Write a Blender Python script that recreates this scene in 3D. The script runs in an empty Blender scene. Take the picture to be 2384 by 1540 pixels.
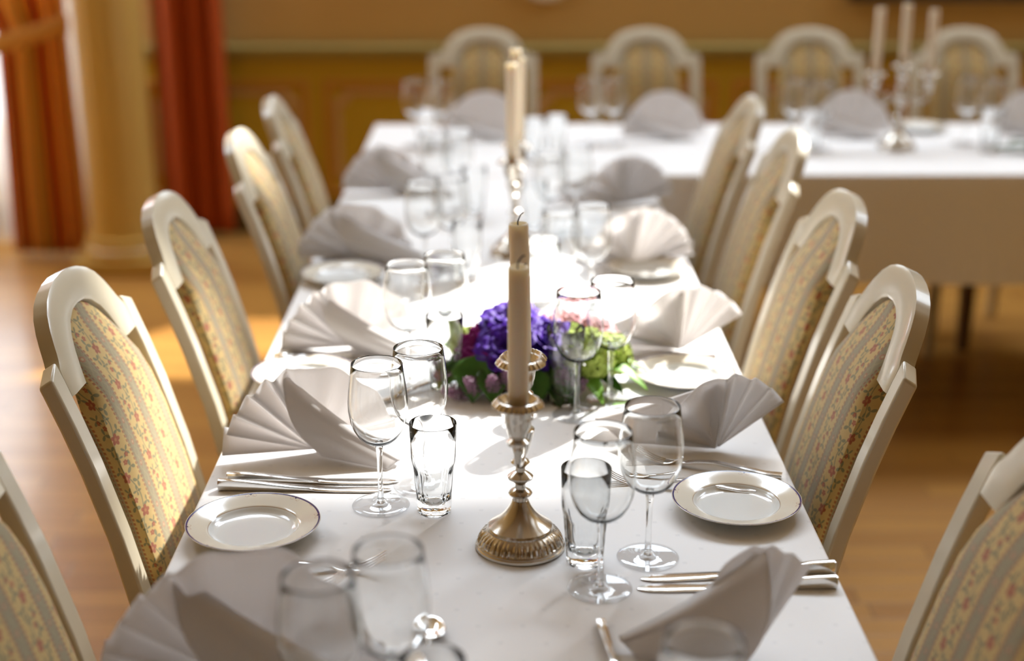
import bpy, bmesh, math, random
from mathutils import Vector, Matrix
random.seed(7)
sc = bpy.context.scene
COL = sc.collection
PI = math.pi
rad = math.radians

# ------------------------------------------------------------------ camera
PITCH = math.atan2(1088, 3311.0)
YAW = math.atan2(32, math.hypot(3311.0, 1088))
cd = bpy.data.cameras.new('camera')
cam = bpy.data.objects.new('camera', cd)
COL.objects.link(cam)
cam.location = (0, 0, 1.56)
cam.rotation_euler = (PI / 2 - PITCH, 0, -YAW)
cd.sensor_width = 36.0
cd.lens = 3311.0 / 2384 * 36.0
cd.clip_start = 0.05
cd.dof.use_dof = True
cd.dof.focus_distance = 1.86
cd.dof.aperture_fstop = 1.75
cd.dof.aperture_blades = 0
sc.camera = cam

# ------------------------------------------------------------------ light
sc.view_settings.view_transform = 'Standard'
sc.view_settings.look = 'None'
sc.view_settings.gamma = 1.0
sc.view_settings.exposure = 0.36
sc.view_settings.use_curve_mapping = False
w = bpy.data.worlds.new('world')
sc.world = w
w.use_nodes = True
w.node_tree.nodes['Background'].inputs[0].default_value = (0.86, 0.93, 1.0, 1)
w.node_tree.nodes['Background'].inputs[1].default_value = 2.5
sc.cycles.max_bounces = 12
sc.cycles.diffuse_bounces = 4
sc.cycles.glossy_bounces = 4
sc.cycles.transmission_bounces = 8
sc.cycles.transparent_max_bounces = 40
sc.cycles.caustics_reflective = False
sc.cycles.caustics_refractive = True
sc.cycles.sample_clamp_indirect = 6.0
sc.cycles.use_denoising = True

def light_sun():
    d = bpy.data.lights.new('sun', 'SUN')
    d.energy = 10.5
    d.angle = rad(1.4)
    d.color = (1.0, 0.96, 0.90)
    d.cycles.is_caustics_light = True   # sunlight refracts through the glasses
    o = bpy.data.objects.new('sun', d)
    COL.objects.link(o)
    v = Vector((0.58, 0.81, 0.84))
    o.rotation_euler = v.to_track_quat('Z', 'Y').to_euler()
    o.location = (4, 8, 8)
light_sun()

def area(name, loc, target, sx, sy, power, color):
    d = bpy.data.lights.new(name, 'AREA')
    d.shape = 'RECTANGLE'
    d.size = sx
    d.size_y = sy
    d.energy = power
    d.color = color
    o = bpy.data.objects.new(name, d)
    COL.objects.link(o)
    o.location = loc
    v = Vector(loc) - Vector(target)
    o.rotation_euler = v.to_track_quat('Z', 'Y').to_euler()
DAY = (0.78, 0.88, 1.0)
# lamps added at the invented high openings; the last lights the curtained window
area('fill_high_back', (0.9, 6.12, 4.75), (0.7, 1.0, 0.9), 5.2, 1.3, 270, DAY)  # lamp added for backlight and bright rims on the chairs
area('fill_high_right', (4.5, 4.8, 4.75), (0.2, 2.6, 0.8), 2.2, 1.3, 50, DAY)  # lamp added to even out the light along the table
area('fill_high_left', (-3.3, 4.8, 4.75), (-0.2, 2.6, 0.8), 2.2, 1.3, 50, DAY)  # matching lamp added on the left side
area('daylight_left_back', (-2.55, 6.1, 1.5), (-2.3, 4.0, 0.5), 0.9, 2.0, 65, DAY)

# ------------------------------------------------------------------ helpers
class NT:
    """tiny expression builder over a material node tree"""
    def __init__(s, name):
        s.m = bpy.data.materials.new(name)
        s.m.use_nodes = True
        s.t = s.m.node_tree
        s.t.nodes.clear()
        s.out = s.t.nodes.new('ShaderNodeOutputMaterial')
    def n(s, typ, **kw):
        nd = s.t.nodes.new(typ)
        for k, v in kw.items():
            setattr(nd, k, v)
        return nd
    def link(s, a, b):
        s.t.links.new(a, b)
    def put(s, sock, v):
        if isinstance(v, bpy.types.NodeSocket):
            s.t.links.new(v, sock)
        elif isinstance(v, (tuple, list)) and len(v) == 3 and sock.type == 'RGBA':
            sock.default_value = (*v, 1)
        else:
            sock.default_value = v
    def f(s, op, a, b=0.0, c=0.0, clamp=False):
        nd = s.n('ShaderNodeMath', operation=op, use_clamp=clamp)
        s.put(nd.inputs[0], a)
        s.put(nd.inputs[1], b)
        s.put(nd.inputs[2], c)
        return nd.outputs[0]
    def lt(s, a, b, soft):   # 1 where a<b with soft edge
        return s.f('MULTIPLY_ADD', s.f('SUBTRACT', b, a), 1.0 / soft, 0.5, clamp=True)
    def mix(s, f, a, b):
        nd = s.n('ShaderNodeMix', data_type='RGBA')
        s.put(nd.inputs[0], f)
        s.put(nd.inputs[6], a)
        s.put(nd.inputs[7], b)
        return nd.outputs[2]
    def noise(s, scale, detail=3.0, rough=0.5, vec=None, stretch=None):
        nd = s.n('ShaderNodeTexNoise')
        nd.inputs['Scale'].default_value = scale
        nd.inputs['Detail'].default_value = detail
        nd.inputs['Roughness'].default_value = rough
        if vec is None:
            vec = s.n('ShaderNodeTexCoord').outputs['Object']
        if stretch:
            mp = s.n('ShaderNodeMapping')
            s.link(vec, mp.inputs[0])
            mp.inputs['Scale'].default_value = stretch
            vec = mp.outputs[0]
        s.link(vec, nd.inputs['Vector'])
        return nd.outputs['Fac']
    def sep(s, which='Object'):
        tc = s.n('ShaderNodeTexCoord')
        sp = s.n('ShaderNodeSeparateXYZ')
        s.link(tc.outputs[which], sp.inputs[0])
        return sp.outputs
    def pbsdf(s, color, rough=0.5, metal=0.0, spec=0.5, coat=0.0, bump=None, bstr=0.2, bdist=0.001, sheen=0.0, sss=0.0, sssr=(0.01, 0.006, 0.003)):
        b = s.n('ShaderNodeBsdfPrincipled')
        s.put(b.inputs['Base Color'], color)
        s.put(b.inputs['Roughness'], rough)
        s.put(b.inputs['Metallic'], metal)
        b.inputs['Specular IOR Level'].default_value = spec
        b.inputs['Coat Weight'].default_value = coat
        b.inputs['Coat Roughness'].default_value = 0.12
        b.inputs['Sheen Weight'].default_value = sheen
        if sss:
            b.inputs['Subsurface Weight'].default_value = sss
            b.inputs['Subsurface Radius'].default_value = sssr
            b.inputs['Subsurface Scale'].default_value = 1.0
        if bump is not None:
            bp = s.n('ShaderNodeBump')
            bp.inputs['Strength'].default_value = bstr
            bp.inputs['Distance'].default_value = bdist
            s.link(bump, bp.inputs['Height'])
            s.link(bp.outputs[0], b.inputs['Normal'])
        return b
    def done(s, node):
        s.link(node.outputs[0], s.out.inputs[0])
        return s.m

def simple(name, col, rough=0.5, metal=0.0, spec=0.5, coat=0.0, vary=0.06, vs=8.0, **kw):
    t = NT(name)
    nz = t.noise(vs, 4)
    c = t.mix(nz, tuple(x * (1 - vary) for x in col), tuple(min(1, x * (1 + vary)) for x in col))
    return t.done(t.pbsdf(c, rough, metal, spec, coat, **kw))

class G:
    def __init__(s):
        s.v = []
        s.f = []
        s.uv = None
    def add(s, vs, fs):
        o = len(s.v)
        s.v += [tuple(p) for p in vs]
        s.f += [tuple(i + o for i in f) for f in fs]
        return s
    def box(s, x0, y0, z0, x1, y1, z1):
        vs = [(x, y, z) for x in (x0, x1) for y in (y0, y1) for z in (z0, z1)]
        return s.add(vs, [(0, 1, 3, 2), (4, 6, 7, 5), (0, 4, 5, 1), (2, 3, 7, 6), (0, 2, 6, 4), (1, 5, 7, 3)])
    def rings(s, rings, closed=True, cap=True, loop=False):
        n = len(rings[0])
        vs = [p for r in rings for p in r]
        fs = []
        m = len(rings)
        for i in range(m if loop else m - 1):
            j = (i + 1) % m
            for k in range(n if closed else n - 1):
                l = (k + 1) % n
                fs.append((i * n + k, i * n + l, j * n + l, j * n + k))
        if cap and closed and not loop:
            fs.append(tuple(range(n - 1, -1, -1)))
            fs.append(tuple((m - 1) * n + k for k in range(n)))
        return s.add(vs, fs)
    def lathe(s, prof, seg=32, c=(0, 0, 0), fn=None, cap=True):
        """prof: list of (r, z)"""
        rs = []
        for r, z in prof:
            ring = []
            for k in range(seg):
                a = 2 * PI * k / seg
                rr = r if fn is None else fn(r, z, a)
                ring.append((c[0] + rr * math.cos(a), c[1] + rr * math.sin(a), c[2] + z))
            rs.append(ring)
        return s.rings(rs, cap=cap)
    def lathe_loop(s, prof, seg=32, c=(0, 0, 0), fn=None):
        rs = []
        for r, z in prof:
            rs.append([(c[0] + (r if fn is None else fn(r, z, 2 * PI * k / seg)) * math.cos(2 * PI * k / seg),
                        c[1] + (r if fn is None else fn(r, z, 2 * PI * k / seg)) * math.sin(2 * PI * k / seg), c[2] + z) for k in range(seg)])
        return s.rings(rs, loop=True)
    def tube(s, pts, radii, seg=10, cap=True):
        pts = [Vector(p) for p in pts]
        if not isinstance(radii, (list, tuple)):
            radii = [radii] * len(pts)
        rs = []
        up = None
        for i, p in enumerate(pts):
            d = (pts[min(i + 1, len(pts) - 1)] - pts[max(i - 1, 0)]).normalized()
            if up is None:
                up = Vector((0, 0, 1)) if abs(d.z) < 0.9 else Vector((1, 0, 0))
            sd = d.cross(up).normalized()
            up = sd.cross(d).normalized()
            r = radii[i]
            rs.append([tuple(p + sd * (r * math.cos(2 * PI * k / seg)) + up * (r * math.sin(2 * PI * k / seg))) for k in range(seg)])
        return s.rings(rs, cap=cap)
    def grid(s, fn, nu, nv):
        vs = [fn(i / nu, j / nv) for i in range(nu + 1) for j in range(nv + 1)]
        fs = [(i * (nv + 1) + j, (i + 1) * (nv + 1) + j, (i + 1) * (nv + 1) + j + 1, i * (nv + 1) + j + 1) for i in range(nu) for j in range(nv)]
        return s.add(vs, fs)
    def prism(s, poly, fn0, fn1):
        """poly outline 2D; fn0/fn1 map (a,b)->3D for both faces"""
        n = len(poly)
        vs = [fn0(*p) for p in poly] + [fn1(*p) for p in poly]
        fs = [tuple(range(n - 1, -1, -1)), tuple(range(n, 2 * n))]
        fs += [(k, (k + 1) % n, n + (k + 1) % n, n + k) for k in range(n)]
        return s.add(vs, fs)
    def build(s, name, mat, parent=None, smooth=True, bevel=0, bseg=2, subsurf=0, solid=0, angle=40, weld=False):
        me = bpy.data.meshes.new(name)
        me.from_pydata(s.v, [], s.f)
        if s.uv:
            ul = me.uv_layers.new(name='UVMap')
            for li, lp in enumerate(me.loops):
                ul.data[li].uv = s.uv[lp.vertex_index]
        me.materials.append(mat)
        bmx = bmesh.new()
        bmx.from_mesh(me)
        bmesh.ops.recalc_face_normals(bmx, faces=bmx.faces)
        bmx.to_mesh(me)
        bmx.free()
        if smooth:
            me.shade_smooth()
            if angle < 180:
                try:
                    me.set_sharp_from_angle(angle=rad(angle))
                except Exception:
                    pass
        me.update()
        o = bpy.data.objects.new(name, me)
        COL.objects.link(o)
        o.parent = parent
        o.cycles.is_caustics_caster = mat.name == 'clear_glass'
        o.cycles.is_caustics_receiver = mat.name in ('white_damask', 'white_linen', 'porcelain_with_cream_rim')
        if weld:
            md = o.modifiers.new('weld', 'WELD')
            md.merge_threshold = 0.0002
        if bevel:
            md = o.modifiers.new('bevel', 'BEVEL')
            md.width = bevel
            md.segments = bseg
            md.limit_method = 'ANGLE'
            md.angle_limit = rad(35)
        if solid:
            md = o.modifiers.new('solid', 'SOLIDIFY')
            md.thickness = solid
            md.offset = 0
        if subsurf:
            md = o.modifiers.new('sub', 'SUBSURF')
            md.levels = subsurf
            md.render_levels = subsurf
        return o

def tag(o, label=None, cat=None, group=None, kind=None):
    if label: o['label'] = label
    if cat: o['category'] = cat
    if group: o['group'] = group
    if kind: o['kind'] = kind
    return o

def empty(name, loc=(0, 0, 0), rz=0.0, scale=1.0):
    o = bpy.data.objects.new(name, None)
    o.empty_display_size = 0.05
    COL.objects.link(o)
    o.location = loc
    o.rotation_euler = (0, 0, rz)
    o.scale = (scale,) * 3
    return o

def dup(root, loc, rz=0.0, label=None, group=None, scale=None):
    r = root.copy()
    COL.objects.link(r)
    r.location = loc
    r.rotation_euler = (0, 0, rz)
    if scale: r.scale = (scale,) * 3
    if label: r['label'] = label
    if group: r['group'] = group
    for ch in list(root.children):
        c = ch.copy()
        COL.objects.link(c)
        c.parent = r
        for g in list(ch.children):
            d = g.copy()
            COL.objects.link(d)
            d.parent = c
    return r

def smoothstep(a, b, x):
    t = max(0.0, min(1.0, (x - a) / (b - a)))
    return t * t * (3 - 2 * t)

def lerp(a, b, t):
    return a + (b - a) * t

def interp(tab, x):
    if x <= tab[0][0]: return tab[0][1]
    for (a, b), (c, d) in zip(tab, tab[1:]):
        if x <= c:
            return b + (d - b) * (x - a) / (c - a)
    return tab[-1][1]

def catmull(pts, n=8):
    out = []
    P = [Vector(p) for p in pts]
    for i in range(len(P) - 1):
        p0, p1, p2, p3 = P[max(i - 1, 0)], P[i], P[i + 1], P[min(i + 2, len(P) - 1)]
        for k in range(n):
            t = k / n
            out.append(0.5 * ((2 * p1) + (p2 - p0) * t + (2 * p0 - 5 * p1 + 4 * p2 - p3) * t * t + (3 * p1 - p0 - 3 * p2 + p3) * t ** 3))
    out.append(P[-1])
    return out

# ------------------------------------------------------------------ materials
def mat_floor():
    t = NT('oak_planks')
    o = t.sep()
    row = t.f('DIVIDE', o[1], 0.07)
    rid = t.f('FLOOR', row)
    rfr = t.f('FRACT', row)
    off = t.f('FRACT', t.f('MULTIPLY', t.f('SINE', t.f('MULTIPLY', rid, 12.9898)), 43758.5))
    colx = t.f('ADD', t.f('DIVIDE', o[0], 0.9), t.f('MULTIPLY', off, 3.0))
    cid = t.f('FLOOR', colx)
    cfr = t.f('FRACT', colx)
    h = t.f('FRACT', t.f('MULTIPLY', t.f('SINE', t.f('ADD', t.f('MULTIPLY', rid, 7.13), t.f('MULTIPLY', cid, 3.77))), 9631.7))
    grain = t.noise(6.0, 6, 0.6, stretch=(1.0, 14.0, 1.0))
    c1 = t.mix(h, (0.36, 0.17, 0.036), (0.54, 0.285, 0.062))
    c2 = t.mix(t.f('MULTIPLY', grain, 0.7), c1, (0.25, 0.11, 0.03))
    gap = t.f('MAXIMUM', t.lt(rfr, 0.03, 0.02), t.lt(cfr, 0.004, 0.003))
    c3 = t.mix(t.f('MULTIPLY', gap, 0.7), c2, (0.08, 0.035, 0.01))
    return t.done(t.pbsdf(c3, 0.34, spec=0.45, coat=0.18, bump=t.f('SUBTRACT', 1.0, gap), bstr=0.3))

def mat_cloth():
    t = NT('white_damask')
    o = t.sep()
    u = t.f('ADD', t.f('DIVIDE', o[0], 0.05), 0.5)
    v = t.f('DIVIDE', o[1], 0.0375)
    sh = t.f('MULTIPLY', t.f('MODULO', t.f('ABSOLUTE', t.f('FLOOR', v)), 2.0), 0.5)
    fu = t.f('ABSOLUTE', t.f('SUBTRACT', t.f('FRACT', t.f('ADD', u, sh)), 0.5))
    fv = t.f('ABSOLUTE', t.f('SUBTRACT', t.f('FRACT', v), 0.5))
    dot = t.f('MULTIPLY', t.lt(fu, 0.055, 0.02), t.lt(fv, 0.08, 0.03))
    nz = t.noise(700, 2)
    wr = t.noise(7, 3)
    c = t.mix(t.f('MULTIPLY', dot, 0.3), (0.82, 0.815, 0.815), (0.60, 0.60, 0.61))
    hgt = t.f('ADD', t.f('MULTIPLY', nz, 0.15), t.f('MULTIPLY', wr, 6.0))
    return t.done(t.pbsdf(c, t.mix(dot, (0.6,) * 3, (0.42,) * 3), spec=0.35, bump=hgt, bstr=0.25, bdist=0.0015, sheen=0.15))

def mat_napkin():
    t = NT('white_linen')
    o = t.sep('UV')
    rib = t.f('MULTIPLY', t.f('SINE', t.f('MULTIPLY', o[0], 900.0)), t.lt(t.f('ABSOLUTE', t.f('SUBTRACT', o[1], 0.93)), 0.045, 0.01))
    nz = t.noise(900, 2)
    hgt = t.f('ADD', t.f('MULTIPLY', rib, 0.7), t.f('MULTIPLY', nz, 0.3))
    b = t.pbsdf((0.83, 0.82, 0.825), 0.65, spec=0.3, bump=hgt, bstr=0.3, bdist=0.0008, sheen=0.2)
    tr = t.n('ShaderNodeBsdfTranslucent')
    tr.inputs[0].default_value = (0.85, 0.82, 0.80, 1)
    mx = t.n('ShaderNodeMixShader')
    mx.inputs[0].default_value = 0.5
    t.link(b.outputs[0], mx.inputs[1])
    t.link(tr.outputs[0], mx.inputs[2])
    return t.done(mx)

def mat_fabric():
    t = NT('striped_floral_upholstery')
    o = t.sep('UV')
    u, v = o[0], o[1]
    P = 0.078
    s = t.f('SUBTRACT', t.f('FRACT', t.f('ADD', t.f('DIVIDE', u, P), 0.0)), 0.5)
    sa = t.f('ABSOLUTE', s)
    nz = t.noise(60, 4)
    fine = t.noise(420, 3)
    cream = t.mix(nz, (0.44, 0.30, 0.10), (0.54, 0.38, 0.14))
    grey = t.mix(fine, (0.21, 0.18, 0.10), (0.30, 0.25, 0.14))
    c = t.mix(t.lt(0.335, sa, 0.03), cream, grey)
    # dashed red braid at the stripe borders
    dash = t.lt(0.42, t.f('FRACT', t.f('ADD', t.f('DIVIDE', v, 0.0065), t.f('MULTIPLY', s, 3.0))), 0.2)
    b1 = t.lt(t.f('ABSOLUTE', t.f('SUBTRACT', sa, 0.315)), 0.022, 0.015)
    b2 = t.lt(t.f('ABSOLUTE', t.f('SUBTRACT', sa, 0.375)), 0.010, 0.010)
    c = t.mix(t.f('MULTIPLY', t.f('MULTIPLY', t.f('MAXIMUM', b1, b2), dash), 0.75), c, (0.26, 0.055, 0.022))
    # faint vine in the grey stripe
    vg = t.lt(t.f('ABSOLUTE', t.f('SUBTRACT', sa, t.f('MULTIPLY_ADD', t.f('SINE', t.f('MULTIPLY', v, 330.0)), 0.03, 0.46))), 0.014, 0.012)
    c = t.mix(t.f('MULTIPLY', vg, 0.35), c, (0.38, 0.31, 0.16))
    # small pale blossoms along the grey stripe
    gu = t.f('MULTIPLY', t.f('SUBTRACT', 0.5, sa), P)
    gv = t.f('MULTIPLY', t.f('SUBTRACT', t.f('FRACT', t.f('DIVIDE', v, 0.031)), 0.5), 0.031)
    gr = t.f('SQRT', t.f('ADD', t.f('MULTIPLY', gu, gu), t.f('MULTIPLY', gv, gv)))
    c = t.mix(t.f('MULTIPLY', t.lt(gr, 0.0042, 0.0012), 0.7), c, (0.36, 0.14, 0.07))
    c = t.mix(t.f('MULTIPLY', t.lt(gr, 0.0018, 0.0008), 0.8), c, (0.44, 0.36, 0.20))
    # vine, leaves and flowers in the cream stripe
    ul = t.f('MULTIPLY', s, P)
    vm = t.f('DIVIDE', v, 0.052)
    row = t.f('FLOOR', vm)
    side = t.f('SUBTRACT', t.f('MULTIPLY', t.f('MODULO', t.f('ABSOLUTE', row), 2.0), 2.0), 1.0)
    vl = t.f('MULTIPLY', t.f('SUBTRACT', t.f('FRACT', vm), 0.5), 0.052)
    stem = t.lt(t.f('ABSOLUTE', t.f('SUBTRACT', ul, t.f('MULTIPLY', t.f('COSINE', t.f('MULTIPLY', v, PI / 0.052)), 0.008))), 0.0010, 0.0008)
    c = t.mix(t.f('MULTIPLY', stem, 0.7), c, (0.10, 0.13, 0.075))
    def polar(cx, cy):
        du = t.f('SUBTRACT', ul, t.f('MULTIPLY', side, cx))
        dv = t.f('SUBTRACT', vl, cy)
        r = t.f('SQRT', t.f('ADD', t.f('MULTIPLY', du, du), t.f('MULTIPLY', dv, dv)))
        return r, t.f('ARCTAN2', dv, du)
    # leaf rosettes
    for (cx, cy, rr, k, ph) in ((-0.010, 0.014, 0.010, 3, 0.6), (0.012, -0.017, 0.009, 4, 1.5), (-0.012, -0.008, 0.009, 3, 2.4), (0.014, 0.013, 0.008, 3, 1.1), (-0.004, -0.020, 0.008, 4, 0.2)):
        r, a = polar(cx, cy)
        ed = t.f('MULTIPLY', t.f('POWER', t.f('ABSOLUTE', t.f('COSINE', t.f('MULTIPLY_ADD', a, k / 2.0, ph))), 2.2), rr)
        c = t.mix(t.f('MULTIPLY', t.lt(r, ed, 0.0012), 0.75), c, (0.10, 0.13, 0.075))
    for (cx, cy, rr) in ((0.005, 0.003, 0.0078), (-0.004, 0.0225, 0.0042), (0.011, -0.021, 0.0036)):
        r, a = polar(cx, cy)
        ed = t.f('MULTIPLY', t.f('MULTIPLY_ADD', t.f('ABSOLUTE', t.f('COSINE', t.f('MULTIPLY', a, 2.5))), 0.45, 0.6), rr)
        c = t.mix(t.f('MULTIPLY', t.lt(r, ed, 0.0010), 0.85), c, (0.28, 0.045, 0.018))
        c = t.mix(t.f('MULTIPLY', t.lt(r, rr * 0.28, 0.0008), 0.8), c, (0.42, 0.18, 0.06))
    wv = t.f('ADD', t.f('SINE', t.f('MULTIPLY', u, 5200.0)), t.f('SINE', t.f('MULTIPLY', v, 5200.0)))
    return t.done(t.pbsdf(c, 0.72, spec=0.25, bump=t.f('ADD', wv, t.f('MULTIPLY', fine, 3.0)), bstr=0.25, bdist=0.0004, sheen=0.25))

def mat_glass(name, ior=1.45):
    t = NT(name)
    gl = t.n('ShaderNodeBsdfGlass')
    gl.inputs['Color'].default_value = (0.99, 0.995, 0.995, 1)
    gl.inputs['Roughness'].default_value = 0.0
    gl.inputs['IOR'].default_value = ior
    return t.done(gl)

def mat_thin(name):
    """flat thin glass: see-through with mirror sheen rising towards grazing view"""
    t = NT(name)
    lw = t.n('ShaderNodeLayerWeight')
    lw.inputs[0].default_value = 0.5
    fac = t.f('MULTIPLY_ADD', t.f('POWER', lw.outputs['Facing'], 4.0), 0.9, 0.06, clamp=True)
    tr = t.n('ShaderNodeBsdfTransparent')
    tr.inputs[0].default_value = (0.97, 0.975, 0.98, 1)
    gs = t.n('ShaderNodeBsdfGlossy')
    gs.inputs['Roughness'].default_value = 0.02
    m2 = t.n('ShaderNodeMixShader')
    t.link(fac, m2.inputs[0])
    t.link(tr.outputs[0], m2.inputs[1])
    t.link(gs.outputs[0], m2.inputs[2])
    return t.done(m2)

def mat_plate():
    t = NT('porcelain_with_cream_rim')
    o = t.sep()
    r = t.f('SQRT', t.f('ADD', t.f('MULTIPLY', o[0], o[0]), t.f('MULTIPLY', o[1], o[1])))
    a = t.f('ARCTAN2', o[1], o[0])
    rimf = t.f('MULTIPLY', t.lt(0.0575, r, 0.0006), t.lt(0.0050, o[2], 0.0005))
    c = t.mix(rimf, (0.78, 0.80, 0.79), (0.76, 0.71, 0.60))
    gl = t.lt(t.f('ABSOLUTE', t.f('SUBTRACT', r, 0.0570)), 0.00045, 0.0003)
    c = t.mix(t.f('MULTIPLY', gl, 0.8), c, (0.40, 0.25, 0.12))
    bl = t.f('MULTIPLY', t.lt(t.f('ABSOLUTE', t.f('SUBTRACT', r, 0.0830)), 0.0011, 0.0003), t.lt(0.0085, o[2], 0.0005))
    c = t.mix(bl, c, (0.035, 0.03, 0.16))
    # eight ornaments round the rim
    sec = t.f('SUBTRACT', t.f('FRACT', t.f('ADD', t.f('MULTIPLY', a, 8 / (2 * PI)), 0.5)), 0.5)
    x = t.f('MULTIPLY', t.f('MULTIPLY', sec, 2 * PI / 8), r)
    xa = t.f('ABSOLUTE', x)
    yy = t.f('SUBTRACT', 0.0825, r)
    dia = t.lt(t.f('ADD', xa, t.f('MULTIPLY', t.f('ABSOLUTE', t.f('SUBTRACT', yy, 0.0008)), 1.2)), 0.0022, 0.0005)
    def ring(cx, cy, rr, wd):
        dx = t.f('SUBTRACT', xa, cx)
        dy = t.f('SUBTRACT', yy, cy)
        q = t.f('SQRT', t.f('ADD', t.f('MULTIPLY', dx, dx), t.f('MULTIPLY', dy, dy)))
        return t.lt(t.f('ABSOLUTE', t.f('SUBTRACT', q, rr)), wd, 0.0003)
    rg = t.f('MAXIMUM', ring(0.0050, 0.0032, 0.0022, 0.0002), t.f('MULTIPLY', ring(0.0034, 0.0018, 0.0030, 0.0002), t.lt(xa, 0.0052, 0.0004)))
    top = t.lt(0.0085, o[2], 0.0005)
    c = t.mix(t.f('MULTIPLY', t.f('MULTIPLY', rg, top), 0.7), c, (0.42, 0.20, 0.10))
    c = t.mix(t.f('MULTIPLY', dia, top), c, (0.04, 0.04, 0.12))
    sm = t.f('MULTIPLY', t.lt(t.f('ABSOLUTE', t.f('SUBTRACT', t.f('ABSOLUTE', sec), 0.5)), 0.06, 0.02), t.lt(t.f('ABSOLUTE', t.f('SUBTRACT', yy, 0.0014)), 0.0004, 0.0003))
    c = t.mix(t.f('MULTIPLY', t.f('MULTIPLY', sm, top), 0.7), c, (0.42, 0.20, 0.10))
    return t.done(t.pbsdf(c, 0.12, spec=0.6, coat=0.4))

def mat_stripes():
    t = NT('orange_striped_drape')
    o = t.sep('UV')
    u = o[0]
    s = t.f('FRACT', t.f('MULTIPLY', u, 9.0))
    nz = t.noise(5, 2)
    c = t.mix(t.lt(s, 0.38, 0.02), (0.90, 0.52, 0.12), (0.62, 0.13, 0.02))
    c = t.mix(t.lt(t.f('ABSOLUTE', t.f('SUBTRACT', s, 0.55)), 0.06, 0.02), c, (0.95, 0.66, 0.24))
    c = t.mix(t.lt(t.f('ABSOLUTE', t.f('SUBTRACT', s, 0.85)), 0.05, 0.02), c, (0.30, 0.20, 0.05))
    b = t.pbsdf(c, 0.6, spec=0.3, sheen=0.2)
    tr = t.n('ShaderNodeBsdfTranslucent')
    t.link(c, tr.inputs[0])
    mx = t.n('ShaderNodeMixShader')
    mx.inputs[0].default_value = 0.45
    t.link(b.outputs[0], mx.inputs[1])
    t.link(tr.outputs[0], mx.inputs[2])
    return t.done(mx)

def mat_silver(name='antique_silver'):
    t = NT(name)
    nz = t.noise(18, 5)
    c = t.mix(nz, (0.44, 0.40, 0.34), (0.66, 0.62, 0.56))
    return t.done(t.pbsdf(c, t.mix(nz, (0.13,) * 3, (0.26,) * 3), 1.0))

M = {}
M['floor'] = mat_floor()
M['cloth'] = mat_cloth()
M['napkin'] = mat_napkin()
M['fabric'] = mat_fabric()
M['wine_glass'] = mat_glass('clear_glass')
M['thick_glass'] = M['wine_glass']
M['foot_glass'] = mat_thin('thin_glass')
M['plate'] = mat_plate()
M['stripes'] = mat_stripes()
M['silver'] = mat_silver()
M['steel'] = simple('steel', (0.78, 0.77, 0.75), 0.14, 1.0, vary=0.03)
M['paint'] = simple('cream_lacquer', (0.58, 0.53, 0.41), 0.30, coat=0.45, vary=0.03)
M['candle'] = simple('ivory_wax', (0.80, 0.73, 0.60), 0.42, spec=0.4, vary=0.03, sss=0.4, sssr=(0.012, 0.009, 0.006))
M['wick'] = simple('burnt_wick', (0.035, 0.02, 0.035), 0.8)
M['wall_upper'] = simple('tan_wallpaper', (0.54, 0.35, 0.12), 0.8, vary=0.05, vs=2.0)
M['wall_lower'] = simple('ochre_wainscot', (0.48, 0.33, 0.014), 0.55, vary=0.05, vs=2.0)
M['rail'] = simple('olive_rail', (0.33, 0.27, 0.08), 0.5, vary=0.05)
M['frame_orange'] = simple('orange_moulding', (0.50, 0.24, 0.03), 0.5, vary=0.05)
M['frame_pink'] = simple('pale_pink_moulding', (0.55, 0.34, 0.16), 0.5, vary=0.05)
M['ceiling'] = simple('warm_plaster', (0.62, 0.52, 0.36), 0.9)
M['column'] = simple('marbled_cream_paint', (0.52, 0.34, 0.09), 0.4, vary=0.08, vs=3)
M['red'] = simple('brick_red_drape', (0.42, 0.075, 0.012), 0.75, spec=0.2, vary=0.06, vs=3)
M['dark'] = simple('dark_frame_wood', (0.045, 0.025, 0.01), 0.4)
M['canvas'] = simple('dark_canvas', (0.10, 0.06, 0.03), 0.6, vary=0.4, vs=4)
M['pale'] = simple('pale_ceramic', (0.62, 0.52, 0.36), 0.3)
M['skirt_wood'] = simple('brown_baseboard', (0.10, 0.06, 0.015), 0.5)
M['table_wood'] = simple('table_wood', (0.16, 0.08, 0.03), 0.5)
def mat_sheer():
    t = NT('white_sheer')
    b = t.pbsdf((0.85, 0.82, 0.76), 0.8, spec=0.1)
    tr = t.n('ShaderNodeBsdfTranslucent')
    tr.inputs[0].default_value = (0.85, 0.83, 0.78, 1)
    tp = t.n('ShaderNodeBsdfTransparent')
    m1 = t.n('ShaderNodeMixShader')
    m1.inputs[0].default_value = 0.5
    t.link(b.outputs[0], m1.inputs[1]); t.link(tr.outputs[0], m1.inputs[2])
    m2 = t.n('ShaderNodeMixShader')
    m2.inputs[0].default_value = 0.25
    t.link(m1.outputs[0], m2.inputs[1]); t.link(tp.outputs[0], m2.inputs[2])
    return t.done(m2)
M['sheer'] = mat_sheer()

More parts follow.
